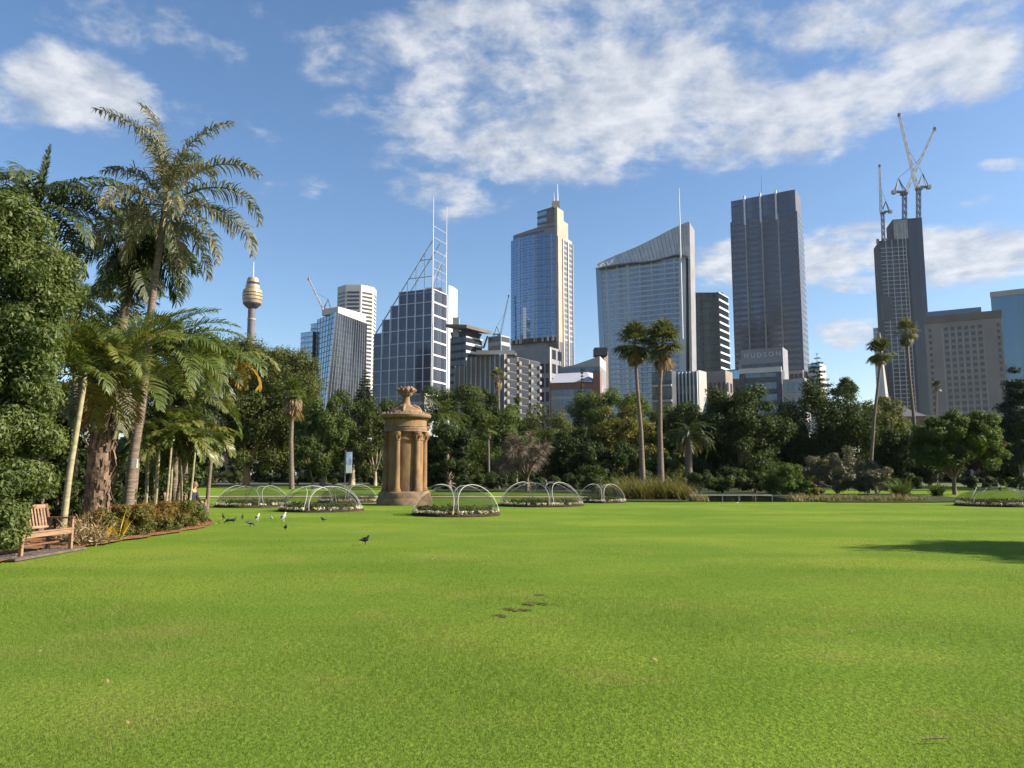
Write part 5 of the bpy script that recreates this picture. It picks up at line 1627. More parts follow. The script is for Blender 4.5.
lathe_part([(1.13, 4.17), (1.13, 4.48), (1.17, 4.50)], 'frieze', 'sandstone')
b = MB()
for k in range(40):
    a = 2 * math.pi * k / 40
    b.bar((1.15 * math.cos(a), 1.15 * math.sin(a), 4.50), (1.15 * math.cos(a), 1.15 * math.sin(a), 4.57), 0.09)
b.build('dentil_ring', 'sandstone_pale', rt)
lathe_part([(1.16, 4.57), (1.30, 4.60), (1.36, 4.66), (1.37, 4.76), (1.32, 4.80)], 'cornice', 'sandstone_pale')
b = MB()
for k in range(30):
    a = 2 * math.pi * (k + random.uniform(-.1, .1)) / 30
    h = random.uniform(0.07, 0.13)
    b.loft([(1.31 * math.cos(a - .06), 1.31 * math.sin(a - .06), 4.79), (1.31 * math.cos(a + .06), 1.31 * math.sin(a + .06), 4.79), (1.23 * math.cos(a + .06), 1.23 * math.sin(a + .06), 4.79), (1.23 * math.cos(a - .06), 1.23 * math.sin(a - .06), 4.79)],
           [(1.29 * math.cos(a - .02), 1.29 * math.sin(a - .02), 4.79 + h), (1.29 * math.cos(a + .02), 1.29 * math.sin(a + .02), 4.79 + h), (1.25 * math.cos(a + .02), 1.25 * math.sin(a + .02), 4.79 + h), (1.25 * math.cos(a - .02), 1.25 * math.sin(a - .02), 4.79 + h)])
b.build('antefix_ring', 'sandstone_red', rt)
lathe_part([(1.12, 4.78), (0.98, 4.95), (0.70, 5.12), (0.42, 5.24), (0.30, 5.34)], 'roof', 'sandstone_red')
b = MB()
for k in range(3):
    a = R(30 + 120 * k)
    b.tube([(1.0 * math.cos(a), 1.0 * math.sin(a), 4.92), (0.72 * math.cos(a), 0.72 * math.sin(a), 5.20), (0.40 * math.cos(a), 0.40 * math.sin(a), 5.34)], [0.05, 0.10, 0.06], 8)
b.build('roof_scroll', 'sandstone_red', rt, True)
fin = lathe_part([(0.30, 5.30), (0.24, 5.40), (0.20, 5.62), (0.19, 5.80), (0.25, 5.90), (0.27, 5.94), (0.22, 5.98)], 'finial', 'sandstone_red', 24)
b = MB()
for tier, (r0, z0, r1, z1, n_) in enumerate(((0.20, 5.84, 0.44, 6.06, 9), (0.18, 5.94, 0.60, 6.16, 8), (0.1, 6.0, 0.40, 6.24, 7))):
    for k in range(n_):
        a = 2 * math.pi * (k + 0.37 * tier) / n_ + random.uniform(-.12, .12)
        rr = r1 * random.uniform(0.62, 0.86)
        ca, sa = math.cos(a), math.sin(a)
        b.tube([(r0 * ca, r0 * sa, z0), ((r0 + rr) / 2 * ca, (r0 + rr) / 2 * sa, z0 + (z1 - z0) * 0.65), (rr * ca, rr * sa, z1), (rr * 1.06 * ca, rr * 1.06 * sa, z1 - 0.07)], [0.08, 0.13, 0.11, 0.05], 7)
b.build('acanthus_leaves', 'sandstone_red', fin, True)

# ------------------------------------------------------------------ hooped flower beds
t = new_mat('netting')
tc = t.n('ShaderNodeTexCoord')
nz = t.n('ShaderNodeTexNoise', {'Vector': tc.outputs['Object'], 'Scale': 2.0, 'Detail': 2.0})
fac = t.math('ADD', 0.14, t.math('MULTIPLY', nz.outputs[0], 0.24))
df = t.n('ShaderNodeBsdfDiffuse', {'Color': (0.03, 0.033, 0.03, 1)})
tr = t.n('ShaderNodeBsdfTransparent')
mx = t.n('ShaderNodeMixShader', {0: fac, 1: tr.outputs[0], 2: df.outputs[0]})
t.n('ShaderNodeOutputMaterial', {0: mx.outputs[0]})


def hoop_bed(bed_label, hoop_label, px, py_front, half_px, top_py, turn=0.0, squash=1.0, pipe='pipe_white', white=0.5):
    g0 = gp(px, py_front)
    Yf = g0.y
    r = half_px / F * Yf
    r = half_px / F * (Yf + r)
    cy = Yf + r * squash
    cx = kx(px, py_front) * cy
    H = at(px, top_py, cy).z
    bed = thing('flower_bed', bed_label, 'flower bed', (cx, cy, 0), 0)
    b = MB()
    n = 40
    ring = lambda rr, z, j=0.0: [((rr + j * (random.random() - .5)) * math.cos(2 * math.pi * k / n), (rr + j * (random.random() - .5)) * math.sin(2 * math.pi * k / n) * squash, z) for k in range(n)]
    rings = [ring(r, 0.0, 0.06), ring(r * 0.99, 0.07, 0.05), ring(r * 0.9, 0.14, 0.06), ring(r * 0.5, 0.20, 0.1), ring(0.05, 0.22)]
    vs = [v for q in rings for v in q]
    b.add(vs, [(i * n + k, i * n + (k + 1) % n, (i + 1) * n + (k + 1) % n, (i + 1) * n + k) for i in range(4) for k in range(n)] + [tuple(range(4 * n, 5 * n))])
    b.build('soil', 'soil', bed, True)
    # border planting: pale edging blooms, green and yellow bedding plants inside
    m_ = int(60 * r)
    a = rng.uniform(0, 2 * np.pi, m_)
    C1 = np.stack([np.cos(a) * r * 0.93, np.sin(a) * r * 0.93 * squash, np.full(m_, 0.16)], -1)
    o = polys('border_blooms', cloud(C1, np.full(m_, 0.10), int(1000 * r), 0.075, 0.7, shell=0.3), 'petal', bed); o['kind'] = 'stuff'
    m2 = int(34 * r * r) + 10
    a, q = rng.uniform(0, 2 * np.pi, m2), np.sqrt(rng.random(m2)) * 0.86
    C2 = np.stack([np.cos(a) * r * q, np.sin(a) * r * q * squash, 0.18 + 0.10 * rng.random(m2)], -1)
    o = polys('bedding_plants', cloud(C2, rng.uniform(0.09, 0.2, m2), int(900 * r), 0.11, 0.55, shell=0.2), 'bedding_green', bed); o['kind'] = 'stuff'
    ht = thing('hoop_frame', hoop_label, 'garden hoop frame', (cx, cy, 0))
    # four arches, each standing on a quarter of the rim and leaning in to the middle
    for k in range(4):
        a0 = R(turn + 90 * k + 4); a1 = R(turn + 90 * k + 86)
        P0 = np.array([r * 0.97 * math.cos(a0), r * 0.97 * math.sin(a0) * squash, 0.0])
        P1 = np.array([r * 0.97 * math.cos(a1), r * 0.97 * math.sin(a1) * squash, 0.0])
        mid = (P0 + P1) / 2
        inward = -mid * 0.34
        pts = []
        for i in range(21):
            th = math.pi * i / 20
            u = (1 - math.cos(th)) / 2
            hgt = math.sin(th) ** 0.75 if 0 < i < 20 else 0
            pts.append(tuple(P0 * (1 - u) + P1 * u + inward * hgt ** 1.5 + np.array([0, 0, H * hgt])))
        b = MB(); b.tube(pts, 0.0115, 6); b.build('hoop', pipe, ht, True)
        # a thinner wire hoop leans further in behind each arch
        pts = []
        for i in range(17):
            th = math.pi * i / 16
            u = (1 - math.cos(th)) / 2
            hgt = math.sin(th) ** 0.75 if 0 < i < 16 else 0
            pts.append(tuple((P0 * (1 - u) + P1 * u) * 0.97 - mid * 0.62 * hgt ** 1.3 + np.array([0, 0, H * 0.97 * hgt])))
        b = MB(); b.tube(pts, 0.008, 6); b.build('wire_hoop', 'pipe_grey', ht, True)
    # bird netting stretched over the arches
    b = MB()
    nn, mm = 40, 9
    vs, fs = [], []
    for j in range(mm):
        ph = (j / (mm - 1)) * math.pi / 2
        for k in range(nn):
            aa = 2 * math.pi * k / nn
            lob = 0.96 + 0.04 * math.cos(4 * (aa - R(turn + 45)))
            rr = r * math.cos(ph) ** 0.8 * lob
            sag = 1 - 0.22 * (1 - (rr / r)) * (1 if j > 3 else 0.5)
            vs.append((rr * math.cos(aa), rr * math.sin(aa) * squash, 0.02 + H * 0.95 * math.sin(ph) ** 0.9 * sag))
    for j in range(mm - 1):
        for k in range(nn):
            fs.append((j * nn + k, j * nn + (k + 1) % nn, (j + 1) * nn + (k + 1) % nn, (j + 1) * nn + k))
    b.add(vs, fs)
    b.build('net', 'netting', ht, True)
    return bed

hoop_bed('oval flower bed with dark soil rim nearest the monument front', 'white pipe hoop frame with netting nearest the monument front', 456, 517, 44, 484.5, 4)
hoop_bed('flower bed edged in white blooms just left of the monument', 'netted white hoop frame over the white edged bed left of the monument', 321, 513, 42, 486, -6)
hoop_bed('wide flower bed farthest left beside the hedge end', 'rounded netted hoop frame farthest left beside the hedge end', 253, 508, 37, 485.5, 30, pipe='pipe_grey')
hoop_bed('small flower bed half hidden beyond the white edged bed', 'dim netted hoop frame half hidden beyond the white edged bed', 348, 503.5, 30, 484.5, 10, pipe='pipe_grey')
hoop_bed('long flower bed with lime bedding plants before the bare twiggy tree', 'tall hoop frame with crossing arches before the bare twiggy tree', 541, 507.5, 43, 482, 12)
hoop_bed('flower bed at left end of the flax clumps', 'low hoop frame with two arches at left end of the flax clumps', 602, 503.5, 24, 484, -4)
hoop_bed('flower bed with pale rim below the round domed tree', 'thin grey hoop frame below the round domed tree', 1000, 507.5, 40, 487, 20, pipe='pipe_grey')

# white rail along the far side of the pond
p0, p1 = at(689, 495.2, 47.6), at(772, 495.2, 47.6)
rt = thing('pond_rail', 'thin white rail on short posts running along the dark pond', 'rail', ((p0.x + p1.x) / 2, 47.6, 0))
hw_ = (p1.x - p0.x) / 2
b = MB(); b.tube([(-hw_, 0, p0.z), (hw_, 0, p0.z)], 0.028, 6); b.build('rail', 'pipe_white', rt)
for k in range(6):
    x = -hw_ + 2 * hw_ * k / 5
    b = MB(); b.tube([(x, 0, -0.05), (x, 0, p0.z)], 0.025, 6); b.build('post', 'pipe_grey', rt)

# banner on a pole
Y = 78
p = at(348.5, 480, Y)
rt = thing('banner_pole', 'dark pole carrying a tall white and pale blue banner left of the monument', 'banner', (p.x, Y, 0))
b = MB(); b.tube([(-0.38, 0.02, -0.05), (-0.38, 0.02, at(348, 450, Y).z)], 0.06, 8); b.build('pole', 'steel_dark', rt)
zt_, zm_, zb_ = at(348, 452, Y).z, at(348, 465, Y).z, at(348, 473, Y).z
b = MB(); b.box(-0.28, 0.30, -0.03, 0.03, zm_, zt_); b.build('banner_cloth', 'banner_blue', rt)
b = MB(); b.box(-0.28, 0.30, -0.03, 0.03, zb_, zm_); b.build('banner_cloth', 'white_paint', rt)
b = MB(); b.bar((-0.40, 0, zt_ + 0.03), (0.34, 0, zt_ + 0.03), 0.05); b.build('arm', 'steel_dark', rt)
b = MB(); b.bar((-0.40, 0, zb_ - 0.03), (0.34, 0, zb_ - 0.03), 0.05); b.build('arm', 'steel_dark', rt)


# ------------------------------------------------------------------ bench
def bench(label, x, y, rz):
    """slatted garden bench; local +x is the way it faces, y along its length"""
    rt = thing('park_bench', label, 'bench', (x, y, 0.05), rz)
    Lh = 0.80
    for s in (-1, 1):
        yy = s * (Lh - 0.035)
        b = MB(); b.bar((0.0, yy, 0), (0.0, yy, 0.63), 0.07, 0.065); b.build('front_leg', 'wood', rt, bevel=0.006)
        b = MB(); b.bar((-0.50, yy, 0), (-0.48, yy, 0.42), 0.065, 0.07); b.bar((-0.48, yy, 0.40), (-0.60, yy, 0.93), 0.065, 0.06); b.build('rear_leg', 'wood_dark', rt, bevel=0.006)
        b = MB(); b.bar((0.05, yy, 0.645), (-0.54, yy, 0.645), 0.085, 0.035); b.build('armrest', 'wood_dark', rt, bevel=0.008)
        b = MB(); b.bar((0.0, yy, 0.16), (-0.49, yy, 0.16), 0.04, 0.05); b.bar((0.0, yy, 0.355), (-0.48, yy, 0.355), 0.04, 0.06); b.build('side_rail', 'wood_dark', rt)
    b = MB()
    for k in range(6):
        xx = 0.01 - k * 0.088
        zz_ = 0.415 - 0.012 * k
        b.box(xx - 0.037, xx + 0.037, -Lh, Lh, zz_, zz_ + 0.026)
    b.build('seat', 'wood', rt, bevel=0.004)
    b = MB(); b.box(-0.018, 0.030, -Lh + 0.07, Lh - 0.07, 0.325, 0.412); b.build('apron', 'wood', rt, bevel=0.005)
    b = MB()
    def bp(z):
        return -0.48 - 0.12 * (z - 0.40) / 0.53
    for z, h in ((0.47, 0.05), (0.885, 0.085)):
        b.hexa([(bp(z) - .02, -Lh + .07, z - h / 2), (bp(z) + .025, -Lh + .07, z - h / 2), (bp(z) + .025, Lh - .07, z - h / 2), (bp(z) - .02, Lh - .07, z - h / 2),
                (bp(z) - .03, -Lh + .07, z + h / 2), (bp(z) + .012, -Lh + .07, z + h / 2), (bp(z) + .012, Lh - .07, z + h / 2), (bp(z) - .03, Lh - .07, z + h / 2)])
    b.build('back_rail', 'wood', rt, bevel=0.005)
    b = MB()
    for k in range(15):
        yy = -Lh + 0.12 + k * (2 * Lh - 0.24) / 14
        b.bar((bp(0.49), yy, 0.49), (bp(0.85), yy, 0.85), 0.048, 0.016, up=(1, 0, 0))
    b.build('backrest', 'wood', rt)
    b = MB(); b.box(-0.265, -0.225, -Lh + 0.07, Lh - 0.07, 0.14, 0.18); b.build('stretcher', 'wood_dark', rt)
    return rt

bench('slatted brown timber bench on paved pad beside the palm bed', -9.33, 15.72, R(-3))
bench('timber bench mostly hidden behind the red tipped hedge', -11.19, 27.25, R(-12))


# ------------------------------------------------------------------ person seated beyond the hedge
def skin_body(name, joints, edges, m, parent, levels=2, root=0):
    me = bpy.data.meshes.new(name)
    me.from_pydata([j[0] for j in joints], edges, [])
    o = link(name, me, m, parent)
    sk = o.modifiers.new('skin', 'SKIN'); sk.use_smooth_shade = True
    for i, j in enumerate(joints):
        r_ = j[1]
        me.skin_vertices[0].data[i].radius = r_ if hasattr(r_, '__len__') else (r_, r_)
    me.skin_vertices[0].data[root].use_root = True
    ss = o.modifiers.new('sub', 'SUBSURF'); ss.levels = levels; ss.render_levels = levels
    return o

pr = thing('person', 'person in dark jacket sitting on the half hidden bench behind the hedge', 'person', (-11.12, 27.4, 0.02), R(-12))
# local +x is forward; seated, leaning a little forward with hands on the thighs
J = [((-0.22, 0, 0.52), (0.15, 0.12)), ((-0.20, 0, 0.68), (0.13, 0.11)), ((-0.17, 0, 0.86), (0.15, 0.11)), ((-0.13, 0, 1.01), (0.075, 0.07)), ((-0.10, 0, 1.08), 0.055), ((-0.065, 0, 1.17), (0.085, 0.08)), ((-0.045, 0, 1.25), (0.075, 0.075)), ((-0.05, 0, 1.30), 0.05)]
E = [(0, 1), (1, 2), (2, 3), (3, 4), (4, 5), (5, 6), (6, 7)]
for s in (-1, 1):
    k = len(J)
    J += [((-0.14, s * 0.17, 0.97), 0.06), ((-0.10, s * 0.23, 0.74), 0.048), ((0.10, s * 0.17, 0.60), 0.038), ((0.19, s * 0.15, 0.565), 0.034)]
    E += [(3, k), (k, k + 1), (k + 1, k + 2), (k + 2, k + 3)]
    k = len(J)
    J += [((-0.02, s * 0.11, 0.51), 0.088), ((0.24, s * 0.13, 0.50), 0.066), ((0.26, s * 0.13, 0.28), 0.055), ((0.24, s * 0.13, 0.06), 0.042), ((0.38, s * 0.14, 0.03), 0.034)]
    E += [(0, k), (k, k + 1), (k + 1, k + 2), (k + 2, k + 3), (k + 3, k + 4)]
bd = skin_body('body', J, E, 'skin', pr)
jk = [(p, tuple(x * 1.18 for x in r_) if hasattr(r_, '__len__') else r_ * 1.2) for p, r_ in J]
ai = [8, 9, 10, 17, 18, 19]
jj = [jk[0], jk[1], jk[2], (J[3][0], (0.085, 0.08)), jk[8], jk[9], jk[10], jk[17], jk[18], jk[19]]
skin_body('jacket', jj, [(0, 1), (1, 2), (2, 3), (3, 4), (4, 5), (5, 6), (3, 7), (7, 8), (8, 9)], 'jacket', pr)
tj = [(J[0][0], (0.165, 0.13)), jk[12], jk[13], jk[14], jk[15], jk[21], jk[22], jk[23], jk[24]]
skin_body('trousers', tj, [(0, 1), (1, 2), (2, 3), (3, 4), (0, 5), (5, 6), (6, 7), (7, 8)], 'trousers', pr)
b = MB()
hp = [(0.0, 1.335), (0.05, 1.33), (0.085, 1.29), (0.098, 1.23), (0.096, 1.18)]
b.lathe(hp[::-1], 16, (-0.078, 0, 0)); b.build('hair', 'hair', pr, True)
b = MB(); b.tube([(0.02, 0, 1.20), (0.048, 0, 1.175), (0.03, 0, 1.165)], [0.012, 0.016, 0.008], 6); b.build('nose', 'skin', bd, True)
for s in (-1, 1):
    b = MB(); b.tube([(0.026, s * 0.030, 1.205), (0.034, s * 0.030, 1.205)], [0.012, 0.008], 6); b.build('eye', 'hair', bd)
    for q in range(4):
        b = MB(); yy = s * (0.125 + q * 0.017)
        b.tube([(0.20, yy, 0.575), (0.25, yy, 0.572), (0.285, yy, 0.555)], [0.011, 0.010, 0.008], 6); b.build('finger', 'skin', bd, True)


# ------------------------------------------------------------------ birds on the lawn
def bird(label, px, py, h, heading, pose='stand', m='bird_dark', wing=None, group=None, name='pigeon', cat='pigeon'):
    g_ = gp(px, py, 0.03)
    rt = thing(name, label, cat, (g_.x, g_.y, 0.02), R(heading), group)
    k = h
    if pose == 'stand':
        spine = [(-0.95, 0.42, 0.02), (-0.70, 0.46, 0.07), (-0.40, 0.50, 0.16), (-0.10, 0.52, 0.22), (0.15, 0.60, 0.20), (0.30, 0.72, 0.12), (0.36, 0.86, 0.085), (0.42, 0.94, 0.085), (0.50, 0.93, 0.05), (0.62, 0.89, 0.012)]
    elif pose == 'feed':
        spine = [(-0.90, 0.66, 0.02), (-0.65, 0.62, 0.07), (-0.38, 0.58, 0.16), (-0.08, 0.54, 0.22), (0.20, 0.48, 0.19), (0.38, 0.38, 0.11), (0.48, 0.26, 0.08), (0.56, 0.18, 0.08), (0.62, 0.12, 0.04), (0.68, 0.04, 0.012)]
    else:
        spine = [(-0.55, 0.25, 0.02), (-0.42, 0.36, 0.07), (-0.28, 0.52, 0.16), (-0.12, 0.66, 0.20), (0.02, 0.82, 0.16), (0.08, 0.98, 0.09), (0.12, 1.12, 0.08), (0.18, 1.18, 0.08), (0.26, 1.16, 0.05), (0.40, 1.10, 0.012)]
    b = MB()
    b.tube([(x * k * 0.85, 0, z * k) for x, z, r_ in spine], [r_ * k * 1.2 for x, z, r_ in spine], 10)
    for s in (-1, 1):
        b.tube([(-0.02 * k, s * 0.07 * k, 0.38 * k), (0.0, s * 0.07 * k, 0.0), (0.10 * k, s * 0.07 * k, -0.0)], [0.035 * k, 0.022 * k, 0.012 * k], 5)
    b.build('body', m, rt, True)
    for s in (-1, 1):
        b = MB()
        c = spine[3]
        q = spine[1]
        b.tube([((c[0] + 0.16) * k, s * 0.185 * k, (c[1] + 0.05) * k), (c[0] * k - 0.18 * k, s * 0.20 * k, (c[1] + 0.02) * k), ((q[0] + 0.0) * k, s * 0.08 * k, (q[1] + 0.04) * k)], [0.05 * k, 0.10 * k, 0.015 * k], 7)
        b.build('wing', wing or m, rt, True)
    return rt

bird('dark pigeon alone with head raised casting a long shadow on open lawn', 365.5, 544, 0.21, -20, 'stand', 'bird_dark', 'bird_grey')
bird('black bird standing upright, leftmost of the flock by the hedge end', 223, 520, 0.20, 160, 'upright', 'bird_dark')
bird('black bird bent low beside the leftmost upright bird', 228, 523, 0.20, 200, 'feed', 'bird_dark')
bird('black bird with raised tail third from the hedge', 233.5, 523, 0.20, 10, 'stand', 'bird_dark')
bird('small dark bird standing apart in front of the farthest left bed', 242.5, 520, 0.18, 100, 'upright', 'bird_dark')
bird('dark bird stretched low with lifted wings, closest of the left flock', 250.5, 526, 0.22, 30, 'feed', 'bird_dark', 'bird_grey')
bird('white breasted bird between the low dark bird and the white edged bed', 258, 521, 0.22, 60, 'upright', 'bird_white', 'bird_dark', name='white_bird', cat='bird')
bird('small pale grey bird between the two white breasted birds', 271, 520, 0.16, 120, 'stand', 'bird_grey', 'bird_white')
bird('largest white bird with grey wings before the white edged bed', 284, 521.5, 0.26, 40, 'upright', 'bird_white', 'bird_grey', name='white_bird', cat='bird')
bird('small dark bird just in front of the largest white bird', 285.5, 530, 0.17, -60, 'stand', 'bird_dark')
bird('small dark bird on grass between white edged bed and monument', 323, 521.5, 0.17, 180, 'stand', 'bird_dark', 'bird_grey')
bird('dark bird at the very end of the hedge', 209.5, 522, 0.16, 30, 'feed', 'bird_dark')
bird('tiny white bird at far lawn edge in front of the pond', 737.5, 504, 0.12, 20, 'stand', 'bird_white', name='white_bird', cat='bird')

# fallen things on the grass
for (px, py, l, rz, lab) in ((935, 736.5, 0.17, 5, 'thin brown stick lying on the near grass at lower right'), (853, 630, 0.10, 40, 'small dark twig lying on the grass right of centre'), (943, 641, 0.06, 0, 'tiny dark twig lying right of the small dark twig')):
    q = gp(px, py, 0.05)
    o = MB(); o.tube([(-l / 2, 0, 0.0), (0, 0.004, 0.006), (l / 2, 0, 0.0)], [0.004, 0.006, 0.003], 6)
    o = o.build('stick', 'bark', None, True); o.location = (q.x, q.y, 0.036); o.rotation_euler = (0, 0, R(rz)); tag(o, lab, 'stick')
for (px, py, lab) in ((41, 649, 'pale dry leaf lying on grass at lower left'), (108, 679, 'cream dry leaf nearer than the pale leaf at lower left'), (128, 720, 'brown dry leaf lowest on the left grass'), (655, 658, 'whitish dry leaf on grass right of the worn patch'), (433, 558, 'white dry leaf on grass beyond the centre left')):
    q = gp(px, py, 0.05)
    V = leaf_quads(np.array([[0, 0, 0.0]]), np.array([[0.25, -0.45, 0.85]]), 0.05, 0.55)
    o = polys('fallen_leaf', V, 'dry_leaf'); o.location = (q.x, q.y, 0.036); tag(o, lab, 'leaf')

# ------------------------------------------------------------------ the palm bed on the left
def wp(px, py, Y):
    return tuple(at(px, py, Y))

# tall grey fronded palm with curved trunk; a and e are the frond's plane and rise
FR = lambda *rows: list(rows)
S_ = dict(ragged=0.10, hang=0.95, ll=0.56, nleaf=95, lw=0.032, plume=0.7, curve=1.6)
Y = 21
base = at(127, 505, Y); base.z = 0
king = [tuple(base), wp(133, 460, Y), wp(143, 391, Y), wp(151, 310, Y), wp(158, 258, Y), wp(165, 212, Y)]
kf = [(178, 80, 72, 4.0, None, S_), (168, 58, 75, 2.3, None, S_), (4, 60, 98, 3.1, None, S_), (168, 90, 50, 3.5, None, S_), (276, 80, 105, 2.7, None, S_), (310, 68, 115, 2.4, None, S_), (60, 80, 100, 2.6, None, S_), (10, 84, 80, 3.3, None, S_),
      (182, 28, 75, 2.9, None, S_), (175, 8, 75, 2.8, None, S_), (190, -15, 60, 2.3, None, S_), (-3, 32, 118, 3.4, None, S_), (5, 6, 95, 3.3, None, S_), (-12, -20, 65, 2.7, None, S_), (0, -42, 45, 2.4, None, S_),
      (200, -45, 40, 2.0, None, S_), (340, -62, 25, 2.0, None, S_), (60, 30, 100, 2.5, None, S_), (120, 30, 100, 2.5, None, S_), (300, 10, 90, 2.2, None, S_), (240, 15, 90, 2.2, None, S_)]
kp = feather_palm('tallest palm with curved grey trunk and ragged silvery fronds against the sky', king, [0.15, 0.13, 0.12, 0.095, 0.085, 0.095], kf, 'frond_grey', shaft=0.22)
b = MB(); q = at(136.5, 464, Y) - base; b.box(q.x - 0.02, q.x + 0.11, q.y - 0.20, q.y - 0.15, q.z - 0.10, q.z + 0.12); b.build('name_plaque', 'plaque', kp)

def rosette(n, e0, e1, d0, d1, l0, l1, a0=0, a1=360, mats=(None,), kw=None):
    return [(random.uniform(a0, a1), random.uniform(e0, e1), random.uniform(d0, d1), random.uniform(l0, l1), random.choice(mats), dict(kw or {})) for _ in range(n)]

Y = 20
bs = at(40, 500, Y)
K2 = dict(ll=0.62, nleaf=44, hang=0.75, lw=0.04)
p2 = rosette(10, 25, 75, 80, 120, 2.1, 2.7, kw=K2) + rosette(8, 0, 35, 60, 90, 2.0, 2.5, kw=K2) + [(0, 55, 75, 2.3, 'frond_green', K2), (-8, 35, 95, 2.6, None, K2), (10, 15, 85, 2.4, None, K2), (-25, 0, 70, 2.5, None, K2), (180, 60, 80, 2.4, None, K2), (190, 35, 70, 2.4, None, K2), (90, 88, 10, 1.9, None, dict(ll=0.26, nleaf=34, sweep=2.2, lw=0.035)), (100, 87, 15, 1.6, None, dict(ll=0.26, nleaf=34, sweep=2.2, lw=0.035))]
feather_palm('palm with an upright spear leaf rising behind the glossy leaved tree', [(bs.x, Y, 0), wp(39, 380, Y), wp(37, 222, Y)], [0.15, 0.13, 0.11], p2, 'frond_dark', shaft=0.4)

Y = 25
bs = at(112, 500, Y)
K3 = dict(ll=0.7, nleaf=46, hang=0.9, lw=0.042)
feather_palm('dark drooping palm directly behind the tallest curved palm trunk', [(bs.x, Y, 0), wp(116, 380, Y), wp(134, 250, Y)], [0.18, 0.15, 0.13], rosette(14, 20, 70, 80, 120, 2.2, 3.0, kw=K3) + rosette(16, -20, 25, 60, 90, 2.0, 2.8, kw=K3) + rosette(8, -70, -30, 20, 40, 1.8, 2.4, kw=K3) + rosette(8, -75, -40, 10, 30, 2.0, 2.6, 225, 320, kw=K3), 'frond_dark', shaft=0.4)

# shaggy stemmed palm with lime inner fronds
Y = 19.5
bs = at(97, 512, Y); bs.z = 0
K4 = dict(ll=0.60, nleaf=52, hang=0.30, lw=0.034, vang=0.5)
p4 = [(20, 62, 50, 2.7, 'frond_lime', K4), (-20, 50, 70, 2.3, 'frond_lime', K4), (-35, 30, 85, 2.0, 'frond_lime', K4), (-60, 45, 100, 2.0, 'frond_lime', K4)] + rosette(13, 35, 80, 50, 95, 2.1, 3.0, kw=K4, mats=('frond_green', 'frond_green', 'frond_lime')) + rosette(10, 0, 35, 60, 90, 2.0, 2.6, kw=K4, mats=('frond_green', 'frond_dark')) + rosette(7, -75, -35, 15, 40, 1.2, 1.9, mats=('frond_dead', 'frond_grey', 'frond_green'), kw=K4)
sp = feather_palm('stout shaggy palm with old leaf stubs on its trunk and lime inner fronds', [tuple(bs), wp(98, 470, Y), wp(103, 420, Y), wp(110, 372, Y)], [0.30, 0.26, 0.24, 0.20], p4, 'frond_green', bark='palm_boot')
V = []
bv = np.array(bs)
for i in range(340):
    f_ = random.random()
    c = np.array(wp(97 + 10 * f_, 510 - 128 * f_, Y)) - bv
    a = random.uniform(0, 6.283)
    d = np.array([math.cos(a), math.sin(a), 0.0])
    q = c + d * 0.25
    s_ = np.array([-d[1], d[0], 0]) * random.uniform(0.03, 0.06)
    e = q + d * random.uniform(0.02, 0.14) + np.array([0, 0, random.uniform(0.15, 0.42) * random.choice((1, 1, -1.3))])
    V.append(np.stack([q - s_, q + s_, e + s_ * 0.6, e - s_ * 0.6]))
polys('leaf_stubs', np.array(V), 'palm_boot', sp)

# arching green palm reaching right over the hedge
Y = 23
bs = at(152, 500, Y)
K5 = dict(ll=0.72, nleaf=54, hang=0.45, lw=0.036, vang=0.4)
p5 = [(-2, 35, 60, 3.0, None, K5), (8, 22, 60, 3.0, None, K5), (-12, 10, 70, 2.8, None, K5), (-30, 35, 80, 2.6, None, K5), (15, 52, 70, 2.8, None, K5), (-50, 50, 90, 2.4, None, K5), (0, -5, 55, 2.6, 'frond_lime', K5), (-20, -15, 50, 2.4, 'frond_lime', K5), (3, 62, 60, 2.4, None, K5)] + rosette(12, 10, 75, 60, 100, 2.2, 2.9, kw=K5)
feather_palm('big arching green palm whose fronds reach right over the hedge', [(at(131, 500, Y).x, Y, 0), wp(139, 430, Y), wp(151, 362, Y)], [0.13, 0.12, 0.11], p5, 'frond_green', shaft=0.3)

# slim palm further back with a golden dying frond
Y = 29
bs = at(207, 496, Y)
K6 = dict(ll=0.62, nleaf=40, hang=0.8, lw=0.05)
p6 = [(-8, 20, 120, 2.0, 'frond_gold', K6), (-35, 0, 85, 1.6, 'frond_gold', K6)] + rosette(9, 20, 75, 90, 130, 1.8, 2.4, kw=K6, mats=('frond_lime', 'frond_green')) + [(5, 45, 110, 2.4, 'frond_lime', K6), (180, 40, 100, 2.2, None, K6), (-60, 25, 100, 2.0, 'frond_lime', K6)]
feather_palm('slim palm with one golden yellow hanging frond at right end of the palm bed', [(bs.x, Y, 0), wp(213, 440, Y), wp(222, 372, Y)], [0.075, 0.065, 0.06], p6, 'frond_green', shaft=0.25)

# leaning pale trunk
Y = 18
bs = at(63, 518, Y); bs.z = 0
K7 = dict(ll=0.5, nleaf=36, hang=0.6, lw=0.035)
feather_palm('slim leaning pale trunked palm just behind the timber bench', [tuple(bs), wp(69, 478, Y), wp(77, 428, Y), wp(84, 385, Y)], [0.078, 0.068, 0.062, 0.056], rosette(10, 10, 75, 70, 110, 1.3, 1.9, kw=K7) + rosette(4, -50, -10, 40, 60, 1.2, 1.5, kw=K7, mats=('frond_green', 'frond_lime')), 'frond_green', bark='cane', shaft=0.2)

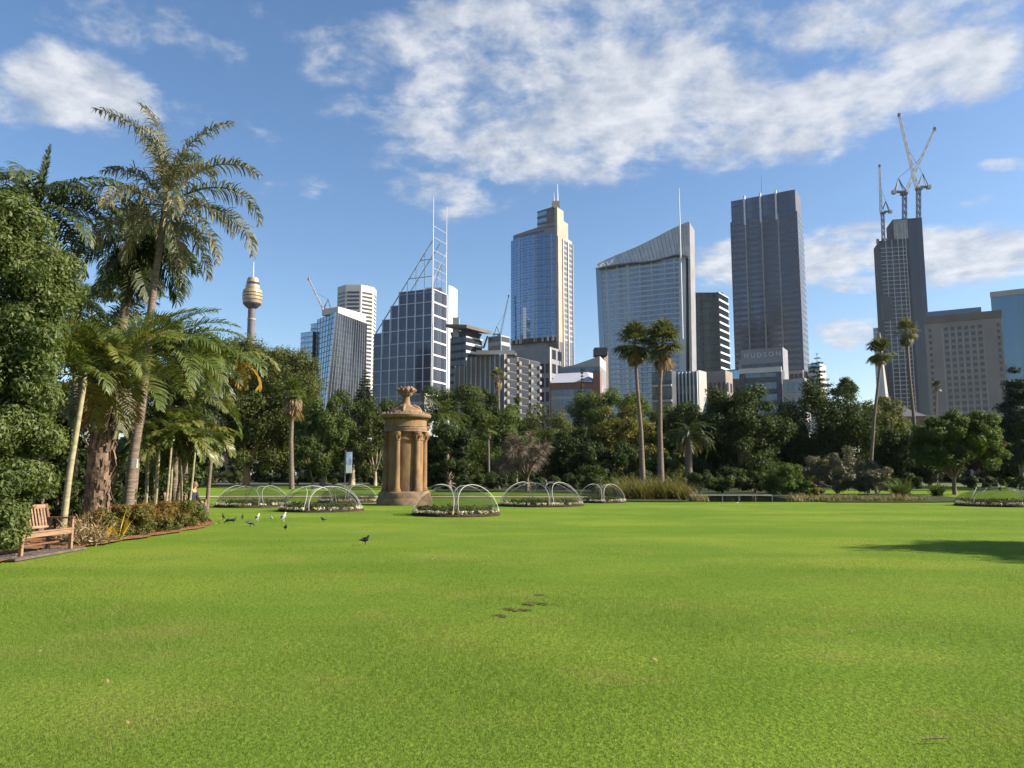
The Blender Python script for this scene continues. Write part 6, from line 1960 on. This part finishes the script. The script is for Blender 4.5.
# clumping palm: many thin canes under a thicket of fronds
Y = 24
bs = at(165, 505, Y)
cl = thing('clumping_palm', 'thicket of thin green caned palms behind the hedge', 'palm clump', (bs.x, Y, 0))
for i, (px0, px1, pt) in enumerate(((140, 142, 452), (147, 150, 446), (154, 157, 440), (158, 163, 448), (164, 169, 440), (171, 178, 444), (176, 173, 436), (151, 145, 436), (182, 190, 448))):
    a = at(px0, 505, Y) - bs; e = at(px1, pt, Y) - bs
    dy_ = random.uniform(-0.5, 0.5)
    a = Vector((a.x, dy_, -0.03)); e = Vector((e.x, dy_, at(px1, pt, Y).z))
    b = MB(); b.tube([a, a.lerp(e, 0.5) + Vector((0.02, 0, 0)), e], [0.045, 0.036, 0.03], 8); b.build('cane', 'cane', cl, True)
    K8 = dict(ll=0.42, nleaf=26, hang=0.4, lw=0.045, petiole=0.3)
    for f in range(7):
        lf, rq = frond_arrays(random.uniform(1.1, 1.9), R(random.uniform(-5, 80)), R(random.uniform(60, 110)), R(random.uniform(-110, 110) if f % 2 else random.uniform(0, 360)), **K8)
        polys('frond', np.concatenate([lf, rq]) + np.array(e), random.choice(('frond_green', 'frond_green', 'frond_dark', 'frond_lime')), cl)
Y = 25.5
bs = at(176, 500, Y)
K9 = dict(ll=0.5, nleaf=34, hang=0.6, lw=0.05)
feather_palm('short palm with pale drooping fronds right above the seated person', [(bs.x, Y, 0), wp(183, 470, Y), wp(195, 440, Y)], [0.09, 0.08, 0.07], rosette(16, 0, 75, 80, 120, 1.3, 1.9, kw=K9, mats=('frond_lime', 'frond_green', 'frond_grey')) + [(-5, 20, 100, 1.5, 'frond_lime', K9), (-30, 0, 80, 1.3, 'frond_lime', K9), (-10, -10, 70, 1.3, 'frond_grey', K9), (0, 45, 110, 1.6, 'frond_lime', K9)], 'frond_green')
Y = 26
for (px, py, nm) in ((175, 405, 'feathery palm filling the middle of the thicket above the thin canes'), (110, 330, 'dense green palm crown behind the shaggy palm'), (185, 372, 'dark feather palm between arching palm and golden frond palm'), (75, 300, 'shaded palm crown deep behind the glossy leaved tree')):
    bs = at(px, 500, Y)
    feather_palm(nm, [(bs.x, Y, 0), wp(px, (500 + py) / 2, Y), wp(px, py, Y)], [0.12, 0.10, 0.10], rosette(20, -15, 78, 60, 115, 2.0, 2.9, kw=dict(ll=0.6, nleaf=40, hang=0.6, lw=0.045), mats=('frond_green', 'frond_dark')), 'frond_dark')
    Y += 1.2

# shade trees that close the back of the palm bed
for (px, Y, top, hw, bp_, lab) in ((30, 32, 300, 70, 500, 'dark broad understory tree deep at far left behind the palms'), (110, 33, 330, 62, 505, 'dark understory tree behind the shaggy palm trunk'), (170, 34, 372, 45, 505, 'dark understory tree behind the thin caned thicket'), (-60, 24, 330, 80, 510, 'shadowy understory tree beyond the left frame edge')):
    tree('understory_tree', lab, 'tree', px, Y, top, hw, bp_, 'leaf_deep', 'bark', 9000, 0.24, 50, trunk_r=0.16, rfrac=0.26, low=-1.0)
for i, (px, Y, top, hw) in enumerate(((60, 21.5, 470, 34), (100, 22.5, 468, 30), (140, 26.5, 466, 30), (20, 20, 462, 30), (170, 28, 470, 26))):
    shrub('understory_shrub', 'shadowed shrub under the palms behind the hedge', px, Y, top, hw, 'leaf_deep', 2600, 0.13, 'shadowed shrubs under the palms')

# glossy leaved tree, left edge
Y = 13.6
rt = thing('glossy_tree', 'lush glossy green tree with small hanging leaves at the left edge', 'tree', (at(-40, 480, Y).x, Y, 0))
cs, rs = [], []
prof = [(226, 44), (242, 56), (262, 64), (285, 70), (310, 72), (335, 72), (362, 70), (390, 66), (420, 60), (445, 54), (470, 46)]
for py, pr_ in prof:
    for k in range(20):
        f_ = 1 - abs(rng.normal()) * 0.30 if k > 6 else rng.random()
        px = -110 + (pr_ + 110) * min(1.0, max(0.0, f_)) - 9
        
        yy = Y + rng.uniform(-1.4, 1.2) * (1 - 0.5 * max(0, f_))
        q = at(px, py + rng.normal() * 9, Y)
        cs.append((q.x - rt.location.x, yy - Y, q.z)); rs.append(rng.uniform(0.22, 0.40))
V = cloud(np.array(cs), np.array(rs), 95000, 0.085, 0.42, 0.9, 0.45, droop=0.9, upb=0.3)
polys('crown', V, 'leaf_gloss', rt)
b = MB(); limbs(b, (-0.3, 0.2, -0.05), 2.2, 0.14, [cs[i] for i in range(5, len(cs), 9)]); b.build('trunk', 'bark', rt, True)
q = at(-6, 505, 13.7)
rt = thing('glossy_shrub', 'bright glossy shrub covering the near end of the timber bench', 'shrub', (q.x, 13.7, 0))
C, rr = crown_clumps(-0.08, 0, 0.86, 0.70, 0.7, 0.74, 44, 0.36, -0.85)
V = cloud(C, rr, 15000, 0.08, 0.42, 0.9, 0.4, droop=0.6)
polys('crown', V[V[:, :, 2].min(1) > 0.08], 'leaf_gloss', rt)
b = MB(); [b.tube([(0, 0, -0.03), (c[0] * .4, c[1] * .4, c[2] * .5), tuple(c)], [0.03, 0.02, 0.008], 5) for c in C[:9]]; b.build('stem', 'bark', rt)

# clipped red tipped hedge
hd = thing('hedge', 'low clipped hedge with red brown tips curving along the mulch edge', 'hedge', (-9.9, 21.5, 0))
cs, cr = [], []
line = [(-9.98, 18.3), (-9.85, 20), (-9.75, 21.8), (-9.8, 24.1)]
for i in range(len(line) - 1):
    for k in range(60):
        f_ = random.random()
        x = line[i][0] * (1 - f_) + line[i + 1][0] * f_; y = line[i][1] * (1 - f_) + line[i + 1][1] * f_
        cs.append((x + 9.9 + random.uniform(-0.45, 0.40), y - 21.5, random.uniform(0.10, 0.74) + 0.04 * math.sin(y * 2.3))); cr.append(random.uniform(0.16, 0.24))
V = cloud(np.array(cs), np.array(cr), 56000, 0.06, 0.5, 1.0, 0.35)
V = V[(V[:, :, 2].min(1) > 0.05) & (V[:, :, 2].max(1) < 0.86)]
zc = V[:, :, 2].mean(1) + rng.normal(size=len(V)) * 0.16
gsel = (zc < 0.43) | ((np.abs(V[:, :, 1].mean(1) - 2.3) < 0.45) & (rng.random(len(V)) < 0.75))
polys('red_tips', V[~gsel], 'hedge_red', hd)
polys('green_foliage', V[gsel], 'hedge_green', hd)
b = MB()
for i in range(36):
    c = cs[i * 4]; b.tube([(c[0] * .6 - .08, c[1], 0), (c[0] * .6 - .05, c[1], c[2] * .7)], [0.015, 0.006], 4)
b.build('stem', 'bark', hd)

strap_clump('bromeliad', 'bright yellow strap leaved bromeliad between dry shrub and hedge', at(106, 515, 18.2).x, 18.2, 16, 0.68, 0.10, 'strap_yellow', 0.07, cat='bromeliad', bend=0.5)
strap_clump('bromeliad', 'small orange yellow strap leaved plant at left end of the hedge', at(121, 520, 18.9).x, 18.9, 7, 0.8, 0.1, 'strap_yellow', 0.07, cat='bromeliad', bend=0.25)
q = at(86, 520, 17.7)
rt = thing('dry_shrub', 'dry grey brown twiggy shrub between timber bench and hedge', 'shrub', (q.x, 17.7, 0))
n = 420
d = unit(np.stack([rng.normal(size=n), rng.normal(size=n), np.abs(rng.normal(size=n)) + 0.35], -1))
ln = rng.uniform(0.25, 0.85, (n, 1))
P0 = rng.normal(size=(n, 3)) * np.array([0.12, 0.12, 0.0])
S = unit(np.cross(d, rng.normal(size=(n, 3)))) * 0.009
polys('twigs', np.stack([P0 - S, P0 + S, P0 + d * ln + S * .3, P0 + d * ln - S * .3], 1), 'dry_reed', rt)
C = P0 + d * ln * 0.8
polys('leaves', leaf_quads(C, unit(rng.normal(size=C.shape)), 0.10, 0.4), 'dry_leaf', rt)
for i, (px, Y, h) in enumerate(((148, 25.2, 0.9), (160, 25.4, 1.0), (172, 25.3, 0.95), (182, 25.6, 0.8))):
    strap_clump('strappy_plant', 'pale green strappy plant peeping over the hedge', at(px, 500, Y).x, Y, 50, h * 1.3, 0.4, 'flax', 0.04, 'strappy plants behind the hedge')
# shed bark and leaf litter on the mulch
n = 900
P = np.stack([rng.uniform(-11.5, -9.35, n), rng.uniform(12, 26, n), np.full(n, 0.055)], -1)
N = unit(np.stack([rng.normal(size=n) * .3, rng.normal(size=n) * .3, np.ones(n)], -1))
tag(polys('leaf_litter', leaf_quads(P, N, 0.09, 0.4), 'dry_leaf'), 'scattered dry leaf litter on the mulch', 'leaf litter', None, 'stuff')

# ------------------------------------------------------------------ grass blades of the near lawn
def grass(n, y0, y1, hgt, wid, seed_bias=1.0):
    u = rng.random(n)
    k_ = 0.2
    y = (y0 ** k_ + (y1 ** k_ - y0 ** k_) * u) ** (1 / k_)
    x = (rng.random(n) * 2 - 1) * (y * 0.70 + 1.5)
    patch = 0.75 + 0.35 * np.sin(x * 0.9 + 1.3 * np.sin(y * 0.7)) * np.sin(y * 0.8 + np.sin(x * 1.3))
    clear = ((x > -9.15) | (y < 11)) & (rng.random(n) > (y - 9) / 11)
    wornd = ((x - 0.20) / 0.5) ** 2 + ((y - 9.25) / 0.35) ** 2
    clear &= ~((wornd < 1) & (rng.random(n) < 0.55))
    x, y, patch = x[clear], y[clear], patch[clear]
    n = len(x)
    az = rng.uniform(0, 2 * np.pi, n)
    ln = rng.uniform(0.15, 1.1, n)
    h = hgt * rng.uniform(0.5, 1.25, n) * patch
    base = np.stack([x, y, lawn_h(x, y) - 0.005], -1)
    S = np.stack([-np.sin(az), np.cos(az), np.zeros(n)], -1) * (wid * (0.6 + y[:, None] / 14))
    tip = base + np.stack([np.cos(az) * h * ln, np.sin(az) * h * ln, h], -1)
    return np.stack([base - S, base + S, tip], 1)

V = np.concatenate([grass(640000, 3.4, 20, 0.038, 0.0016)])
tag(polys('lawn_grass', V, 'grass_blade'), 'short bright green mown grass of the near lawn', 'grass', None, 'stuff')
# bare scuffed patches where the turf is worn
for (px, py, rx_, ry_, k_) in ((533, 605.5, 0.22, 0.14, 9), (547, 606.5, 0.13, 0.10, 5), (520, 612, 0.26, 0.13, 6), (505, 617, 0.20, 0.12, 4), (543, 597, 0.06, 0.05, 2)):
    q = gp(px, py)
    b = MB()
    n = 11
    for i in range(k_):
        ox, oy, s_ = rng.normal() * rx_ * 0.5, rng.normal() * ry_ * 0.5, rng.uniform(0.02, 0.06)
        b.add([(q.x + ox + s_ * 1.3 * rng.uniform(0.5, 1.3) * math.cos(2 * math.pi * k / n), q.y + oy + s_ * rng.uniform(0.5, 1.3) * math.sin(2 * math.pi * k / n), lawn_h(q.x, q.y) + 0.006 + 0.0012 * i) for k in range(n)], [tuple(range(n))])
    tag(b.build('worn_soil', 'scuffed_soil'), kind='structure')

# the air between the park and the city
b = MB(); b.box(-7200, 7200, -80, 7200, -1.2, 420)
hm = bpy.data.materials.new('haze')
hm.use_nodes = True
t = NT(hm.node_tree)
v = t.n('ShaderNodeVolumePrincipled', {'Color': (0.80, 0.88, 1.0, 1), 'Density': 0.00003, 'Anisotropy': 0.3})
t.n('ShaderNodeOutputMaterial', {1: v.outputs[0]})
tag(b.build('haze', hm), 'thin pale air between the park and the city', 'haze', None, 'stuff')
